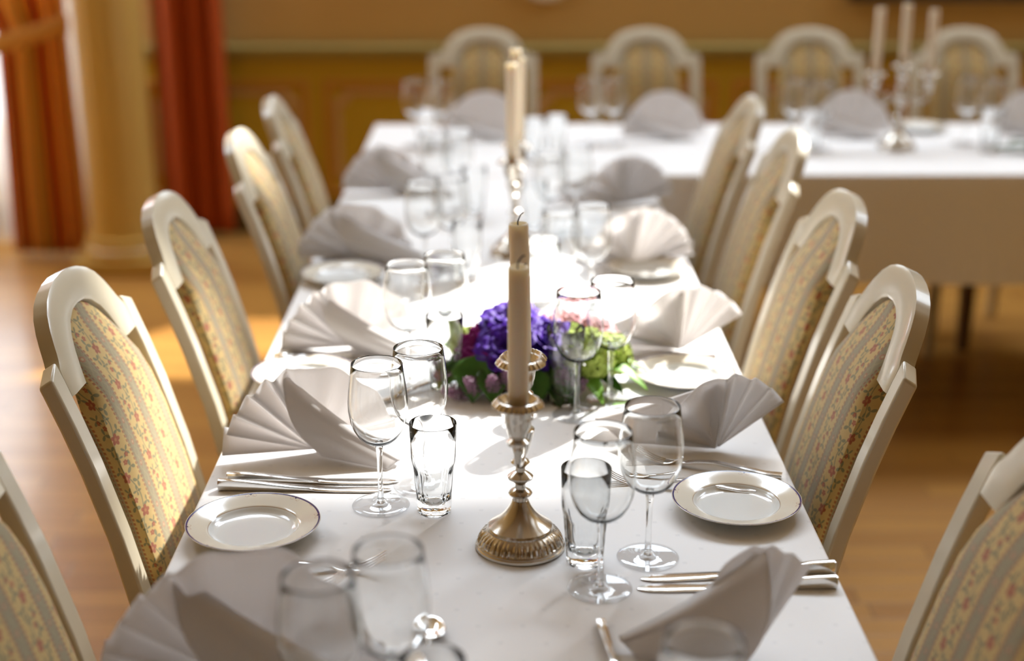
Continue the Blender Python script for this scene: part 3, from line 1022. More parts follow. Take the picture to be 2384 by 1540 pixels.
wl = [
    (-0.158, 1.722, 'clear wine glass in sharp focus, standing left beside the faceted tumbler'),
    (-0.108, 1.785, 'clear wine glass right behind the sharply focused one on the left side'),
    (-0.149, 2.198, 'clear wine glass overlapping the left third napkin, left one of its pair'),
    (-0.090, 2.255, 'clear wine glass just left of the flower arrangement, right one of its pair'),
    (-0.153, 2.816, 'blurred wine glass on the left side beyond the flowers, left of its pair'),
    (-0.098, 2.866, 'blurred wine glass on the left side beyond the flowers, right of its pair'),
    (-0.153, 3.36, 'blurred wine glass at the farthest left seat of the long table, left of pair'),
    (-0.100, 3.41, 'blurred wine glass at the farthest left seat of the long table, right of pair'),
    (-0.105, 1.200, 'very blurred wine glass at bottom left over the spoon'),
    (-0.165, 1.150, 'very blurred wine glass at bottom left in front of the large napkin'),
    (0.117, 1.492, 'clear wine glass standing right beside the candelabra, in front of tumbler'),
    (0.181, 1.570, 'clear wine glass on the right between tumbler and gold-rimmed side plate'),
    (0.119, 2.045, 'clear wine glass in front of the green hydrangea, left one of its pair'),
    (0.174, 2.103, 'clear wine glass right of the flower arrangement, right one of its pair'),
    (0.113, 2.560, 'blurred wine glass beyond the flowers on the right side, left of pair'),
    (0.175, 2.610, 'blurred wine glass beyond the flowers on the right side, right of pair'),
    (0.115, 3.13, 'blurred wine glass at the farthest right seat of the long table, left of pair'),
    (0.175, 3.19, 'blurred wine glass at the farthest right seat of the long table, right of pair'),
    (0.168, 1.035, 'very blurred wine glass rim at bottom right before the dark napkin'),
    (-0.250, 4.245, 'wine glass on cross table left of the first napkin, left of pair'),
    (-0.172, 4.245, 'wine glass on cross table left of the first napkin, right of pair'),
    (0.275, 4.285, 'wine glass on cross table left of the second napkin, left of pair'),
    (0.346, 4.283, 'wine glass on cross table left of the second napkin, right of pair'),
    (0.884, 4.235, 'wine glass on cross table left of the third napkin, left of pair'),
    (0.950, 4.185, 'wine glass on cross table left of the third napkin, right of pair'),
    (1.414, 4.275, 'wine glass on cross table right of the far candelabra, left of pair'),
    (1.480, 4.230, 'wine glass on cross table right of the far candelabra, right of pair'),
]
for i, (x, y, lab) in enumerate(wl):
    if i == 0:
        wine.location = (x, y, TZ)
        tag(wine, lab, 'wine glass', 'stemmed wine glasses on the tables')
    else:
        dup(wine, (x, y, TZ), random.uniform(0, 6), lab)
tl = [
    (-0.0865, 1.705, 'faceted clear tumbler in sharp focus beside the wine glass at left'),
    (0.1030, 1.560, 'faceted clear tumbler between the candelabra base and the right wine glasses'),
    (0.1030, 2.100, 'faceted clear tumbler in front of the flowers, right of the candle'),
    (-0.0880, 2.165, 'faceted tumbler at the left edge of the flower arrangement'),
    (-0.065, 2.79, 'blurred tumbler beyond the flowers on the left side of table'),
    (-0.060, 3.33, 'blurred tumbler at the farthest left seat of the long table'),
    (0.085, 2.64, 'blurred tumbler beyond the flowers on the right side of table'),
    (0.080, 3.17, 'blurred tumbler at the farthest right seat of the long table'),
    (-0.062, 1.130, 'very blurred tumbler at the bottom edge left of centre'),
    (0.100, 4.00, 'tumbler near the front edge of cross table, left one of the bright pair'),
    (0.165, 4.05, 'tumbler near the front edge of cross table, right one of the bright pair'),
    (-0.215, 4.15, 'tumbler on cross table before the leftmost wine glass pair'),
    (0.915, 4.12, 'tumbler on cross table before the wine glasses beside the third napkin'),
    (1.445, 4.14, 'tumbler on cross table before the rightmost wine glass pair'),
]
for i, (x, y, lab) in enumerate(tl):
    if i == 0:
        tum.location = (x, y, TZ)
        tag(tum, lab, 'tumbler', 'faceted water tumblers on the tables')
    else:
        dup(tum, (x, y, TZ), random.uniform(0, 6), lab)

# ------------------------------------------------------------------ side plates
g = G()
g.lathe([(0.0005, 0.0), (0.035, 0.0005), (0.046, 0.0), (0.047, 0.002), (0.052, 0.0045), (0.058, 0.009), (0.070, 0.0125), (0.083, 0.0165), (0.0850, 0.0180), (0.0848, 0.0188), (0.0835, 0.0186),
         (0.072, 0.0152), (0.060, 0.0125), (0.0570, 0.0115), (0.0545, 0.0085), (0.051, 0.0055), (0.045, 0.0042), (0.03, 0.0038), (0.0005, 0.0038)], 96)
plate = g.build('side_plate', M['plate'], angle=180)
pl = [
    (-0.313, 1.640, 0.2, 'white side plate with cream rim on the left, partly behind the near napkin'),
    (0.311, 1.706, 0.5, 'white side plate with cream rim and blue line, fully visible on the right'),
    (-0.322, 2.200, 0, 'side plate mostly hidden behind the sharp left napkin'),
    (0.304, 2.198, 0, 'side plate behind the right folded napkin, beside the flowers'),
    (0.306, 2.843, 0, 'blurred side plate on the right edge beyond the third napkin'),
    (-0.320, 2.80, 0, 'side plate mostly hidden behind the third napkin on the left'),
    (1.340, 4.50, 0, 'side plate on the cross table between far candelabra and wine glasses'),
]
for i, (x, y, a, lab) in enumerate(pl):
    if i == 0:
        plate.location = (x, y, TZ); plate.rotation_euler[2] = a
        tag(plate, lab, 'plate', 'side plates with cream rims')
    else:
        dup(plate, (x, y, TZ), a, lab)

# ------------------------------------------------------------------ cutlery
def bar(secs, n=10):
    """secs: (x, halfwidth, z0, z1) -> rounded-rect loft"""
    rs = []
    for x, hw, z0, z1 in secs:
        zm, hz = (z0 + z1) / 2, (z1 - z0) / 2
        ring = []
        for k in range(12):
            a = 2 * PI * k / 12 + PI / 12
            ca, sa = math.cos(a), math.sin(a)
            f = 1 / (abs(ca) ** 5 + abs(sa) ** 5) ** 0.2
            ring.append((x, hw * ca * f, zm + hz * sa * f))
        rs.append(ring)
    return G().rings(rs)
def make_knife():
    r = empty('table_knife')   # handle end at x=0, blade towards +x
    bar([(0.0, 0.0042, 0.001, 0.0155), (0.002, 0.0048, 0.0003, 0.0165), (0.03, 0.0050, 0.0002, 0.0150), (0.06, 0.0050, 0.0002, 0.0120), (0.09, 0.0052, 0.0002, 0.0085), (0.115, 0.0058, 0.0002, 0.0062), (0.125, 0.0062, 0.0002, 0.0055)]).build('handle', M['steel'], r, angle=50)
    bar([(0.124, 0.0062, 0.0003, 0.0052), (0.135, 0.0078, 0.0003, 0.0036), (0.16, 0.0092, 0.0003, 0.0028), (0.20, 0.0098, 0.0003, 0.0024), (0.222, 0.0085, 0.0003, 0.0022), (0.232, 0.0045, 0.0003, 0.0018), (0.2355, 0.0012, 0.0003, 0.0014)]).build('blade', M['steel'], r, angle=50)
    return r
def make_fork():
    r = empty('table_fork')
    secs = []
    for i in range(25):
        t = i / 24
        x = 0.145 * t
        zc = interp([(0, 0.0045), (0.15, 0.0040), (0.4, 0.0085), (0.65, 0.0125), (0.85, 0.0095), (1.0, 0.0045)], t)
        hw = interp([(0, 0.0065), (0.1, 0.0068), (0.5, 0.0048), (0.8, 0.0034), (1, 0.0042)], t)
        th = interp([(0, 0.0035), (0.5, 0.0028), (1, 0.0018)], t)
        secs.append((x, hw, zc - th, zc + th))
    bar(secs).build('handle', M['steel'], r, angle=60)
    g = G()
    secs = []
    for i in range(8):
        t = i / 7
        zc = interp([(0, 0.0045), (0.5, 0.0018), (1, 0.0016)], t)
        secs.append((0.143 + 0.022 * t, interp([(0, 0.0042), (0.4, 0.009), (1, 0.0125)], t), zc - 0.0011, zc + 0.0011))
    g = bar(secs)
    for k in range(4):
        y = (-1.5 + k) * 0.0068
        pts, rr = [], []
        for i in range(9):
            t = i / 8
            pts.append((0.163 + 0.045 * t, y, 0.0020 + 0.018 * t ** 1.6))
            rr.append(lerp(0.0021, 0.0009, t))
        g.tube(pts, rr, 8)
    g.build('tines', M['steel'], r, angle=60)
    return r
def make_spoon():
    r = empty('dessert_spoon')
    secs = []
    for i in range(25):
        t = i / 24
        zc = interp([(0, 0.004), (0.15, 0.0035), (0.5, 0.009), (0.8, 0.012), (1.0, 0.0085)], t)
        hw = interp([(0, 0.0055), (0.1, 0.006), (0.6, 0.004), (0.9, 0.003), (1, 0.0035)], t)
        th = interp([(0, 0.003), (1, 0.0015)], t)
        secs.append((0.125 * t, hw, zc - th, zc + th))
    bar(secs).build('handle', M['steel'], r, angle=60)
    g = G()
    def fn(u, v):
        a = 2 * PI * v
        q = u
        x = 0.147 + 0.0245 * q * math.cos(a) * (1 + 0.08 * math.cos(a))
        y = 0.0165 * q * math.sin(a) * (1 - 0.12 * math.cos(a))
        z = 0.0012 + 0.0085 * q ** 2.2
        return (x, y, z)
    g.grid(fn, 10, 32)
    g.build('bowl', M['steel'], r, solid=0.0012, angle=180, weld=True)
    return r
knife, fork, spoon = make_knife(), make_fork(), make_spoon()
kn = [  # handle end x,y, heading
    (-0.383, 1.774, -1, 'steel table knife with thick handle left, front one of the sharp pair'),
    (-0.375, 1.797, 0.0, 'steel table knife behind its twin under the sharp left napkin'),
    (0.402, 1.530, 184.0, 'steel table knife sticking out behind the dark right napkin, rear of pair'),
    (0.396, 1.492, 180.5, 'steel table knife sticking out behind the dark right napkin, front of pair'),
    (-0.386, 2.297, -1, 'blurred table knife below the third napkin on the left side, front of pair'),
    (-0.380, 2.322, 0, 'blurred table knife below the third napkin on the left side, rear of pair'),
    (-0.383, 2.957, -3, 'blurred table knife before the fourth napkin on the left side, front of pair'),
    (-0.378, 2.985, -3, 'blurred table knife before the fourth napkin on the left side, rear of pair'),
    (0.392, 3.315, 183, 'blurred table knife with a bright glint at the right edge, rear of pair'),
    (0.392, 3.28, 182, 'blurred table knife with a bright glint at the right edge, front of pair'),
]
for i, (x, y, a, lab) in enumerate(kn):
    if i == 0:
        knife.location = (x, y, TZ); knife.rotation_euler[2] = rad(a); tag(knife, lab, 'knife', 'steel table knives')
    else: dup(knife, (x, y, TZ), rad(a), lab)
fk = [
    (0.390, 1.803, 162, 'steel fork with arched handle behind the right side plate, rear of pair'),
    (0.345, 1.752, 168, 'steel fork with handle tucked behind the right side plate, front of pair'),
    (-0.345, 1.535, 2, 'steel fork on the left with upturned tines farther from camera'),
    (-0.385, 1.485, 3, 'steel fork on the left whose tines rise beside the near napkin'),
    (0.385, 2.275, 176, 'blurred steel fork behind the side plate right of flowers'),
    (0.372, 2.305, 176, 'blurred steel fork at the foot of the third right napkin'),
]
for i, (x, y, a, lab) in enumerate(fk):
    if i == 0:
        fork.location = (x, y, TZ); fork.rotation_euler[2] = rad(a); tag(fork, lab, 'fork', 'steel table forks')
    else: dup(fork, (x, y, TZ), rad(a), lab)
sp = [
    (-0.082, 1.240, 88, 'steel dessert spoon with bowl up beside the blurred glass at bottom'),
    (0.112, 1.410, -86, 'steel dessert spoon at bottom right of which only the handle shows'),
    (-0.185, 2.098, 42, 'steel dessert spoon seen through the left rear wine glass'),
]
for i, (x, y, a, lab) in enumerate(sp):
    if i == 0:
        spoon.location = (x, y, TZ); spoon.rotation_euler[2] = rad(a); tag(spoon, lab, 'spoon', 'steel dessert spoons')
    else: dup(spoon, (x, y, TZ), rad(a), lab)

# ------------------------------------------------------------------ napkins folded into standing fans
def napkin(loc, rz, label, mirror=False, th0=181, pleat=1.0, swing=0.045, r1=0.125, r2=0.12, flap=0.15, fy=-0.045, tip=0.004, a_top=110, seed=1, amp=0.016, lean=0.10, sc_=1.0, npl=6):
    rnd = random.Random(seed)
    g = G()
    uv = []
    nt, nr = 96, 14
    jit = [rnd.uniform(-0.4, 0.4) for _ in range(20)]
    vs = []
    for i in range(nt + 1):
        t = i / nt
        th = lerp(th0, 3, t)
        soft = smoothstep(a_top + 2, a_top - 14, th)
        if mirror: soft = max(soft, 0.3)
        R = lerp(r1, r2, smoothstep(a_top + 10, a_top - 60, th))
        ph = t * npl * 2 + jit[int(t * 6)] * 0.12
        tri = 2 * abs((ph % 1) - 0.5) * 2 - 1        # -1..1
        tri = math.copysign(abs(tri) ** lerp(0.9, 1.0, soft), tri)
        sm = math.sin(2 * PI * ph)
        w_ = lerp(tri, math.sin(PI * ph * 0.9) * 0.55 * pleat, soft)
        for j in range(nr + 1):
            q = j / nr
            rho = max(0.002, R * q * (1 + 0.015 * w_))
            y = w_ * amp * q * (1 - 0.15 * soft) + lean * rho * math.sin(rad(th)) + q * math.cos(rad(th)) * (swing if th > 90 else 0.012)
            x = rho * math.cos(rad(th))
            z = 0.0035 + max(0.0, rho * math.sin(rad(th))) + (amp * 0.5 * (1 + w_) * q if th > 165 or th < 15 else 0)
            vs.append((x, y, z))
            uv.append((t * 0.35, q))
    fs = [(i * (nr + 1) + j, (i + 1) * (nr + 1) + j, (i + 1) * (nr + 1) + j + 1, i * (nr + 1) + j + 1) for i in range(nt) for j in range(nr)]
    g.add(vs, fs)
    # stand flap
    th = rad(a_top)
    A = Vector((r1 * 0.97 * math.cos(th), lean * r1 - 0.006, 0.0035 + r1 * 0.97 * math.sin(th)))
    O = Vector((0.012, -0.022, 0.002))
    T1 = Vector((flap, fy, tip + 0.004))
    T2 = Vector((flap - 0.018, fy - 0.022, 0.002))
    mu, mv = 30, 22
    vs = []
    for i in range(mu + 1):
        u = i / mu
        top = A.lerp(T1, u)
        bot = O.lerp(T2, u)
        top = top + Vector((0, -0.004 * math.sin(PI * u), -0.006 * math.sin(PI * u)))
        for j in range(mv + 1):
            v = j / mv
            if v < 0.28:       # inside layer, coming up behind the ridge
                k = v / 0.28
                low = Vector((lerp(0.004, flap * 0.75, u), 0.004 + fy * 0.4 * u, 0.004))
                back = low.lerp(top + Vector((0, 0.006, -0.001)), smoothstep(0, 1, k) ** 0.8 if k > 0 else 0)
                p = back
            else:
                k = (v - 0.28) / 0.72
                p = top.lerp(bot, k)
                bul = math.sin(PI * min(1, k * 1.02)) * (1 - u) ** 0.6
                p = p + Vector((-0.012 * math.sin(PI * k) * (1 - u), -0.024 * bul - 0.004 * math.sin(PI * min(1, k * 6)) * (1 - k), 0))
                if k < 0.08:
                    p.z -= 0.0
            vs.append(tuple(p))
            uv.append((u * 0.15 + 0.5, v * 0.6))
    fs = [(i * (mv + 1) + j, (i + 1) * (mv + 1) + j, (i + 1) * (mv + 1) + j + 1, i * (mv + 1) + j + 1) for i in range(mu) for j in range(mv)]
    g.add(vs, fs)
    g.uv = uv
    o = g.build('napkin', M['napkin'], solid=0.0016, angle=180)
    o.location = loc
    o.rotation_euler[2] = rz
    o.scale = (-sc_ if mirror else sc_, sc_, sc_)
    tag(o, label, 'napkin', 'white napkins folded into fans')
    return o
Z = TZ + 0.0005
napkin((-0.268, 1.905, Z), rad(0), 'white fan napkin in focus on the left between plate and knives', flap=0.128, fy=-0.048, seed=1)
napkin((-0.268, 1.290, Z), rad(-12), 'large blurred white fan napkin at the bottom left corner of table', flap=0.165, fy=-0.05, tip=0.04, seed=2, r1=0.137, r2=0.150, a_top=122)
napkin((-0.262, 2.365, Z), rad(0), 'white fan napkin third from camera on the left side', flap=0.14, fy=-0.06, seed=3, r2=0.118, r1=0.115, a_top=118)
napkin((-0.300, 2.960, Z), rad(-4), 'shaded white fan napkin fourth from camera on the left side', flap=0.20, fy=-0.05, seed=4, r1=0.125, r2=0.11, a_top=120)
napkin((-0.275, 3.62, Z), rad(-4), 'farthest shaded white fan napkin on the left side of long table', flap=0.17, fy=-0.05, seed=5, r2=0.09)
napkin((0.316, 1.905, Z), rad(180), 'white fan napkin with open pleats in focus on the right side', flap=0.175, fy=-0.060, tip=0.022, seed=6, r2=0.092, a_top=94, r1=0.114, th0=146, npl=4)
napkin((0.268, 1.335, Z), rad(0), 'dark shaded napkin in front of the knives at bottom right', mirror=True, th0=122, flap=0.14, fy=0.02, tip=0.010, seed=7, r2=0.07, a_top=98, r1=0.116, lean=0.36, amp=0.005, pleat=0.3)
napkin((0.318, 2.345, Z), rad(176), 'white fan napkin third from camera on the right, near the flowers', flap=0.14, fy=-0.06, tip=0.015, seed=8, r2=0.1, a_top=92, r1=0.118, th0=150, npl=4)
napkin((0.285, 2.90, Z), rad(176), 'blurred white napkin fourth from camera on the right side', flap=0.14, fy=-0.05, seed=9, r2=0.1, a_top=95)
napkin((0.310, 3.46, Z), rad(180), 'farthest shaded white napkin on the right side of long table', flap=0.17, fy=-0.05, tip=0.02, seed=10, r2=0.1, a_top=92)
for k, (x, y, a, lab) in enumerate(((-0.052, 4.37, -2, 'napkin on cross table behind the tall candles, leftmost of that table'),
                                    (0.500, 4.37, 3, 'round-topped napkin standing on cross table before the second chair'),
                                    (1.085, 4.39, 0, 'napkin on cross table left of the far candelabra'),
                                    (1.645, 4.39, 0, 'napkin at the right edge of photo on the cross table'))):
    napkin((x, y, Z), rad(a), lab, flap=0.11, fy=-0.05, seed=20 + k, a_top=140, r1=0.125, r2=0.142, amp=0.007, pleat=0.5, swing=0.02)

# ------------------------------------------------------------------ candelabra
def make_candelabra():
    r = empty('candelabra')
    def gad(r_, z, a):
        if 0.0095 < z < 0.0225 and 0.040 < r_ < 0.0575:
            return r_ * (1 + 0.02 * (1 if math.sin(a * 44) > 0 else -1))
        return r_
    G().lathe([(0.001, 0.0), (0.0545, 0.0), (0.0560, 0.002), (0.0556, 0.0045), (0.0540, 0.0060), (0.0542, 0.0075), (0.0532, 0.0090), (0.0526, 0.0100), (0.0505, 0.0150), (0.0465, 0.0205), (0.0420, 0.0235), (0.0405, 0.0250), (0.0408, 0.0270),
               (0.0395, 0.0300), (0.0330, 0.0345), (0.0250, 0.0410), (0.0180, 0.0490), (0.0130, 0.0570), (0.0100, 0.0640), (0.0001, 0.0645)], 176, fn=gad).build('base', M['silver'], r, angle=30)
    def rib(r_, z, a):
        if 0.125 < z < 0.158:
            return r_ * (1 + 0.035 * math.cos(a * 12))
        return r_
    G().lathe([(0.0095, 0.062), (0.0085, 0.068), (0.0135, 0.071), (0.0150, 0.0735), (0.0130, 0.0765), (0.0070, 0.080), (0.0062, 0.085), (0.0090, 0.089), (0.0155, 0.093), (0.0160, 0.096), (0.0125, 0.099), (0.0065, 0.103), (0.0060, 0.108),
               (0.0100, 0.112), (0.0118, 0.1145), (0.0100, 0.117), (0.0062, 0.120), (0.0085, 0.126), (0.0125, 0.140), (0.0165, 0.155), (0.0172, 0.158), (0.0135, 0.161), (0.0130, 0.170), (0.0160, 0.1725), (0.0160, 0.176), (0.0110, 0.180), (0.0085, 0.190), (0.0095, 0.200)], 72, fn=rib).build('stem', M['silver'], r, angle=50)
    def cup(cy, cz, name='cup'):
        g = G()
        def gd(r_, z, a):
            if 0.006 < z < 0.0105 + 0.004 and r_ > 0.022:
                return r_ * (1 + 0.02 * (1 if math.sin(a * 26) > 0 else -1))
            return r_
        # socket below the pan, pan with gadrooned lip
        g.lathe([(0.0055, -0.045), (0.0125, -0.043), (0.0135, -0.039), (0.0085, -0.035), (0.0100, -0.030), (0.0148, -0.020), (0.0160, -0.010), (0.0160, -0.002), (0.0170, 0.0005), (0.0290, 0.0050), (0.0300, 0.0062), (0.0285, 0.0085), (0.0245, 0.0125), (0.0225, 0.0128), (0.0205, 0.0100), (0.0160, 0.0050), (0.0135, 0.0045), (0.0130, 0.0030), (0.0120, 0.0030), (0.0118, -0.010), (0.0001, -0.010)], 104, c=(0, cy, cz), fn=gd)
        return g.build(name, M['silver'], r, angle=32)
    cup(0.0, 0.236)
    cup(-0.080, 0.214)
    cup(0.080, 0.214)
    for s in (-1, 1):
        pts = catmull([(0, s * 0.008, 0.170), (0.002, s * 0.020, 0.150), (0.003, s * 0.042, 0.138), (0, s * 0.066, 0.140), (0, s * 0.080, 0.156), (0, s * 0.080, 0.170)], 8)
        n = len(pts)
        g = G()
        g.tube(pts, [lerp(0.0042, 0.0052, abs(2 * i / n - 1)) for i in range(n)], 12)
        # leafy scroll on each arm
        sc2 = catmull([(0.0, s * 0.045, 0.139), (0.0, s * 0.036, 0.152), (0.0, s * 0.043, 0.163), (0.0, s * 0.052, 0.158), (0.0, s * 0.049, 0.152)], 6)
        g.tube(sc2, [lerp(0.0032, 0.0040, i / len(sc2)) for i in range(len(sc2))], 8)
        g.build('arm', M['silver'], r, angle=60)
    return r
cand = make_candelabra()
cand.location = (0.025, 1.602, TZ)
cand.rotation_euler[2] = rad(-3)
tag(cand, 'silver three-armed candelabra in the foreground at the middle of table', 'candelabra', 'silver three-armed candelabras')
dup(cand, (0.035, 2.99, TZ), rad(-6), 'blurred silver candelabra standing beyond the flowers on the long table')
dup(cand, (1.188, 4.20, TZ), rad(90), 'blurred silver candelabra on the cross table at the right')

def make_candle(h, name='candle'):
    r = empty(name)
    G().lathe([(0.0095, 0.0), (0.0112, 0.002), (0.0115, 0.02), (0.0120, h * 0.6), (0.0120, h - 0.003), (0.0113, h - 0.0005), (0.0102, h), (0.0098, h - 0.002), (0.0070, h - 0.0065), (0.0002, h - 0.007)], 40).build('wax_body', M['candle'], r, angle=60)
    pts = catmull([(0, 0, h - 0.008), (-0.001, 0, h), (0.0005, 0, h + 0.006), (0.004, 0, h + 0.011), (0.0075, 0, h + 0.0125)], 6)
    G().tube(pts, [0.0009] * (len(pts) - 3) + [0.0008, 0.0006, 0.0004], 8).build('wick', M['wick'], r)
    return r
def arm_pos(cx, cy, rz, off, cz):
    return (cx - math.sin(rz) * off, cy + math.cos(rz) * off, TZ + cz)
cn = []
a1, a2, a3 = rad(-3), rad(-6), rad(90)
cspec = [
    ((0.025, 1.602), a1, -0.080, 0.206, 0.179, 'ivory candle nearest the camera in the foreground candelabra'),
    ((0.025, 1.602), a1, 0.0, 0.228, 0.125, 'short ivory candle on the middle cup of the foreground candelabra'),
    ((0.025, 1.602), a1, 0.080, 0.206, 0.189, 'ivory candle with sharp curled wick, rear one of the foreground candelabra'),
    ((0.035, 2.99), a2, -0.080, 0.206, 0.218, 'white candle of the second candelabra, nearer and slightly lower'),
    ((0.035, 2.99), a2, 0.0, 0.228, 0.215, 'white candle in the middle of the second candelabra'),
    ((0.035, 2.99), a2, 0.080, 0.206, 0.21, 'white candle of the second candelabra, farthest from camera'),
    ((1.188, 4.20), a3, 0.080, 0.206, 0.206, 'white candle of the far candelabra, left of three'),
    ((1.188, 4.20), a3, 0.0, 0.228, 0.196, 'white candle of the far candelabra, middle of three'),
    ((1.188, 4.20), a3, -0.080, 0.206, 0.200, 'white candle of the far candelabra, right of three'),
]
for (c, rz, off, cz, h, lab) in cspec:
    r = make_candle(h)
    r.location = arm_pos(c[0], c[1], rz, off, cz)
    r.rotation_euler = (0, rad(-1.8 if 'curled' in lab else random.uniform(-0.6, 0.6)), random.uniform(-0.5, 0.5))
    tag(r, lab, 'candle', 'tall candles in the candelabras')

# ------------------------------------------------------------------ flowers
def leaf_mesh(L, W, droop=0.3, fold=0.15, nu=8, nv=6):
    g = G()
    def fn(u, v):
        t = v * 2 - 1
        wv = W * math.sin(PI * (u ** 0.75)) * (1 - 0.1 * u)
        return (L * u, t * wv / 2, -droop * L * u * u + fold * abs(t) * wv + 0.02 * L * math.sin(u * 9) * t)
    return g.grid(fn, nu, nv)
def petals_g(g, c, axis, n, L, W, open_, curl=0.3, phase=0.0):
    """ring of petals round axis at c"""
    ax = Vector(axis).normalized()
    q = ax.to_track_quat('Z', 'Y')
    for k in range(n):
        a = 2 * PI * k / n + phase
        rot = Matrix.Rotation(a, 3, 'Z')
        def fn(u, v):
            t = v * 2 - 1
            wv = W * (math.sin(PI * min(1, 0.08 + 0.78 * u)) ** 0.7)
            el = open_ - curl * u
            p = Vector((L * u * math.cos(el) + 0.001, t * wv / 2, L * u * math.sin(el) + 0.12 * W * t * t * (1 - u * 0.5) + 0.06 * L * u * u * math.sin(7 * t + 3 * k)))
            p = q @ (rot @ p)
            return tuple(Vector(c) + p)
        g.grid(fn, 5, 4)
def rose(parent, c, axis, R, mat, name, seed):
    rnd = random.Random(seed)
    g = G()
    for lay, (n, L, W, op) in enumerate(((3, 0.45, 0.5, 1.45), (4, 0.6, 0.65, 1.25), (5, 0.8, 0.8, 0.95), (6, 1.0, 0.9, 0.62), (7, 1.1, 0.95, 0.25))):
        petals_g(g, c, axis, n, R * L, R * W, op, 0.35, rnd.uniform(0, 6))
    return g.build(name, mat, parent, solid=0.0004, angle=180)
def hydrangea(parent, c, axis, R, mat, name, seed, n=46):
    rnd = random.Random(seed)
    g = G()
    ax = Vector(axis).normalized()
    q = ax.to_track_quat('Z', 'Y')
    for k in range(n):
        z = 1 - 1.15 * (k + 0.5) / n
        ph = k * 2.39996
        s = math.sqrt(max(0, 1 - z * z))
        d = q @ Vector((s * math.cos(ph), s * math.sin(ph), z))
        p = Vector(c) + d * R * rnd.uniform(0.9, 1.08)
        petals_g(g, p, (d + Vector((rnd.uniform(-.3, .3), rnd.uniform(-.3, .3), rnd.uniform(-.3, .3)))), 4, R * 0.34, R * 0.32, 0.25, 0.3, rnd.uniform(0, 3))
    return g.build(name, mat, parent, solid=0.0003, angle=180)
def sprig(parent, c, axis, H, mat, name, seed, n=34):
    rnd = random.Random(seed)
    g = G()
    ax = Vector(axis).normalized()
    q = ax.to_track_quat('Z', 'Y')
    g.tube([tuple(Vector(c) + ax * (H * t)) for t in (0, 0.5, 1)], 0.0008, 6)
    for k in range(n):
        t = 0.25 + 0.75 * k / n
        rr = H * 0.30 * (1.15 - t)
        a = k * 2.4
        p = Vector(c) + ax * (H * t) + q @ Vector((rr * math.cos(a), rr * math.sin(a), 0))
        g.tube([tuple(Vector(c) + ax * (H * (t - 0.12))), tuple(p)], 0.0004, 4)
        s = rnd.uniform(0.0014, 0.0026)
        petals_g(g, p, q @ Vector((math.cos(a), math.sin(a), 0.8)), 4, s * 1.5, s * 1.2, 0.6, 0.2, a)
    return g.build(name, mat, parent, angle=180)
def leaves(parent, specs, mat_):
    for (x, y, z, az, el, L, W, dr) in specs:
        g = leaf_mesh(L, W, dr)
        o = g.build('leaf', mat_, parent, solid=0.0004, angle=180)
        o.location = (x, y, z)
        o.rotation_euler = (0, -rad(el), rad(az))

fl = empty('flower_arrangement', (0.050, 2.195, TZ), 0, 1.17)
# low moss-lined dish under the blooms
G().lathe([(0.001, 0), (0.045, 0), (0.06, 0.006), (0.068, 0.018), (0.066, 0.019), (0.055, 0.010), (0.001, 0.009)], 40).build('dish', M['moss'], fl)
G().lathe([(0.0605, 0.011), (0.070, 0.02), (0.066, 0.035), (0.045, 0.052), (0.02, 0.06), (0.001, 0.062)], 24, fn=lambda r, z, a: r * (1 + 0.12 * math.sin(a * 5) + 0.08 * math.sin(a * 11))).build('moss', M['moss'], fl)
rose(fl, (-0.033, -0.040, 0.060), (-0.2, -0.7, 1), 0.044, M['violet'], 'violet_blossom', 1)
rose(fl, (0.022, -0.022, 0.062), (0.3, -0.5, 1), 0.042, M['violet'], 'violet_blossom', 2)
rose(fl, (-0.028, 0.005, 0.080), (-0.1, -0.3, 1), 0.045, M['violet'], 'violet_blossom', 12)
rose(fl, (-0.068, -0.010, 0.055), (-0.7, -0.6, 1), 0.036, M['magenta'], 'magenta_blossom', 3)
rose(fl, (-0.062, -0.050, 0.040), (-0.7, -0.9, 0.6), 0.026, M['magenta'], 'magenta_blossom', 13)
hydrangea(fl, (-0.090, 0.020, 0.050), (-0.8, 0.1, 1), 0.024, M['lime'], 'lime_blossom', 4, 30)
rose(fl, (0.052, 0.015, 0.066), (0.3, -0.4, 1), 0.042, M['pink'], 'pink_rose', 5)
rose(fl, (0.092, 0.030, 0.058), (0.6, -0.3, 1), 0.038, M['pink'], 'pink_rose', 6)
hydrangea(fl, (0.078, -0.035, 0.050), (0.3, -0.7, 1), 0.036, M['lime'], 'lime_blossom', 7)
hydrangea(fl, (0.112, -0.005, 0.040), (0.8, -0.4, 1), 0.028, M['lime'], 'lime_blossom', 8, 34)
for k, (x, y, z, ax) in enumerate(((-0.070, -0.065, 0.012, (-0.5, -0.9, 0.8)), (-0.095, -0.040, 0.015, (-1, -0.6, 0.6)), (-0.050, -0.070, 0.015, (-0.1, -1, 0.9)), (-0.085, -0.058, 0.006, (-0.8, -0.9, 0.35)), (-0.035, -0.062, 0.02, (0.1, -1, 0.9)), (0.035, -0.060, 0.015, (0.3, -0.8, 0.9)), (0.055, -0.055, 0.01, (0.4, -0.8, 0.6)), (-0.092, -0.02, 0.02, (-1, -0.2, 0.5)))):
    sprig(fl, (x, y, z), ax, 0.045, M['lilac'], 'lilac_sprig', 30 + k)
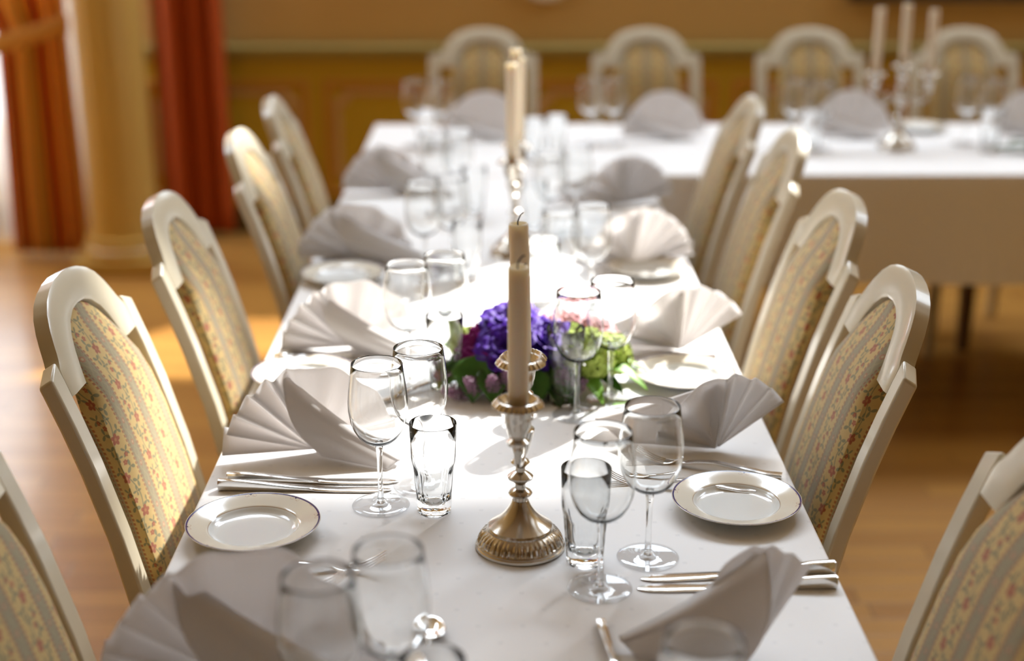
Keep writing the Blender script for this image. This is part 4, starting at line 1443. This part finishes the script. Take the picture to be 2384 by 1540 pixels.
leaves(fl, [(-0.075, -0.052, 0.058, 262, -56, 0.066, 0.060, 0.1), (-0.055, -0.060, 0.045, 275, -40, 0.055, 0.045, 0.15), (-0.095, -0.04, 0.045, 225, -30, 0.05, 0.045, 0.2), (0.01, -0.062, 0.04, 262, -42, 0.055, 0.04, 0.15), (0.045, -0.058, 0.035, 285, -30, 0.05, 0.04, 0.2), (-0.070, -0.035, 0.035, 235, -22, 0.055, 0.045, 0.3), (-0.01, -0.060, 0.030, 265, -25, 0.05, 0.035, 0.2), (0.03, -0.055, 0.028, 280, -22, 0.055, 0.03, 0.2),
            (-0.075, 0.0, 0.03, 190, 5, 0.05, 0.04, 0.4), (0.08, -0.03, 0.025, 320, 0, 0.06, 0.035, 0.3), (0.1, 0.02, 0.03, 350, 5, 0.055, 0.035, 0.4), (0.05, 0.05, 0.03, 60, 10, 0.05, 0.035, 0.4), (-0.05, 0.05, 0.03, 120, 10, 0.05, 0.035, 0.4),
            (0.0, -0.055, 0.03, 245, -12, 0.045, 0.03, 0.4)], M['leaf'])
leaves(fl, [(0.10, -0.035, 0.035, 335, 10, 0.060, 0.035, 0.6), (0.11, 0.0, 0.03, 5, 8, 0.055, 0.03, 0.5), (0.07, -0.06, 0.03, 300, 5, 0.05, 0.03, 0.6), (-0.02, -0.062, 0.048, 300, 30, 0.03, 0.024, 0.5), (-0.095, 0.02, 0.04, 170, 20, 0.035, 0.025, 0.3)], M['leaf_light'])
tag(fl, 'low arrangement of purple, magenta, pink and lime flowers behind the candles', 'flowers')

f2 = empty('flower_arrangement', (1.62, 4.13, TZ))
G().lathe([(0.001, 0), (0.045, 0), (0.06, 0.01), (0.064, 0.02), (0.045, 0.045), (0.02, 0.055), (0.001, 0.056)], 24, fn=lambda r, z, a: r * (1 + 0.12 * math.sin(a * 5))).build('moss', M['moss'], f2)
rose(f2, (-0.02, -0.02, 0.06), (-0.4, -0.5, 1), 0.045, M['coral'], 'coral_rose', 61)
rose(f2, (0.05, 0.0, 0.06), (0.4, -0.5, 1), 0.042, M['coral'], 'coral_rose', 62)
hydrangea(f2, (0.01, 0.05, 0.06), (0, 0.3, 1), 0.035, M['lime'], 'lime_blossom', 63, 30)
leaves(f2, [(-0.05, -0.03, 0.025, 190, 2, 0.075, 0.03, 0.05), (-0.05, 0.0, 0.02, 178, 0, 0.11, 0.03, 0.1), (-0.11, -0.012, 0.016, 182, 2, 0.075, 0.024, 0.1), (-0.05, 0.02, 0.03, 165, 5, 0.08, 0.03, 0.3), (-0.03, -0.05, 0.02, 215, 0, 0.07, 0.03, 0.2), (0.0, -0.055, 0.02, 260, 0, 0.06, 0.03, 0.2), (0.05, -0.04, 0.02, 310, 5, 0.07, 0.03, 0.3), (0.06, 0.03, 0.02, 20, 5, 0.08, 0.03, 0.3)], M['leaf'])
tag(f2, 'coral rose and green leaves on the cross table at the right edge', 'flowers')
g = leaf_mesh(0.032, 0.008, 0.05)
o = g.build('leaf', M['leaf_light'], solid=0.0004, angle=180)
o.location = (0.175, 2.075, TZ + 0.004)
o.rotation_euler = (0, rad(-2), rad(20))
tag(o, 'single fallen green leaf on the cloth right of the tumbler', 'leaf')
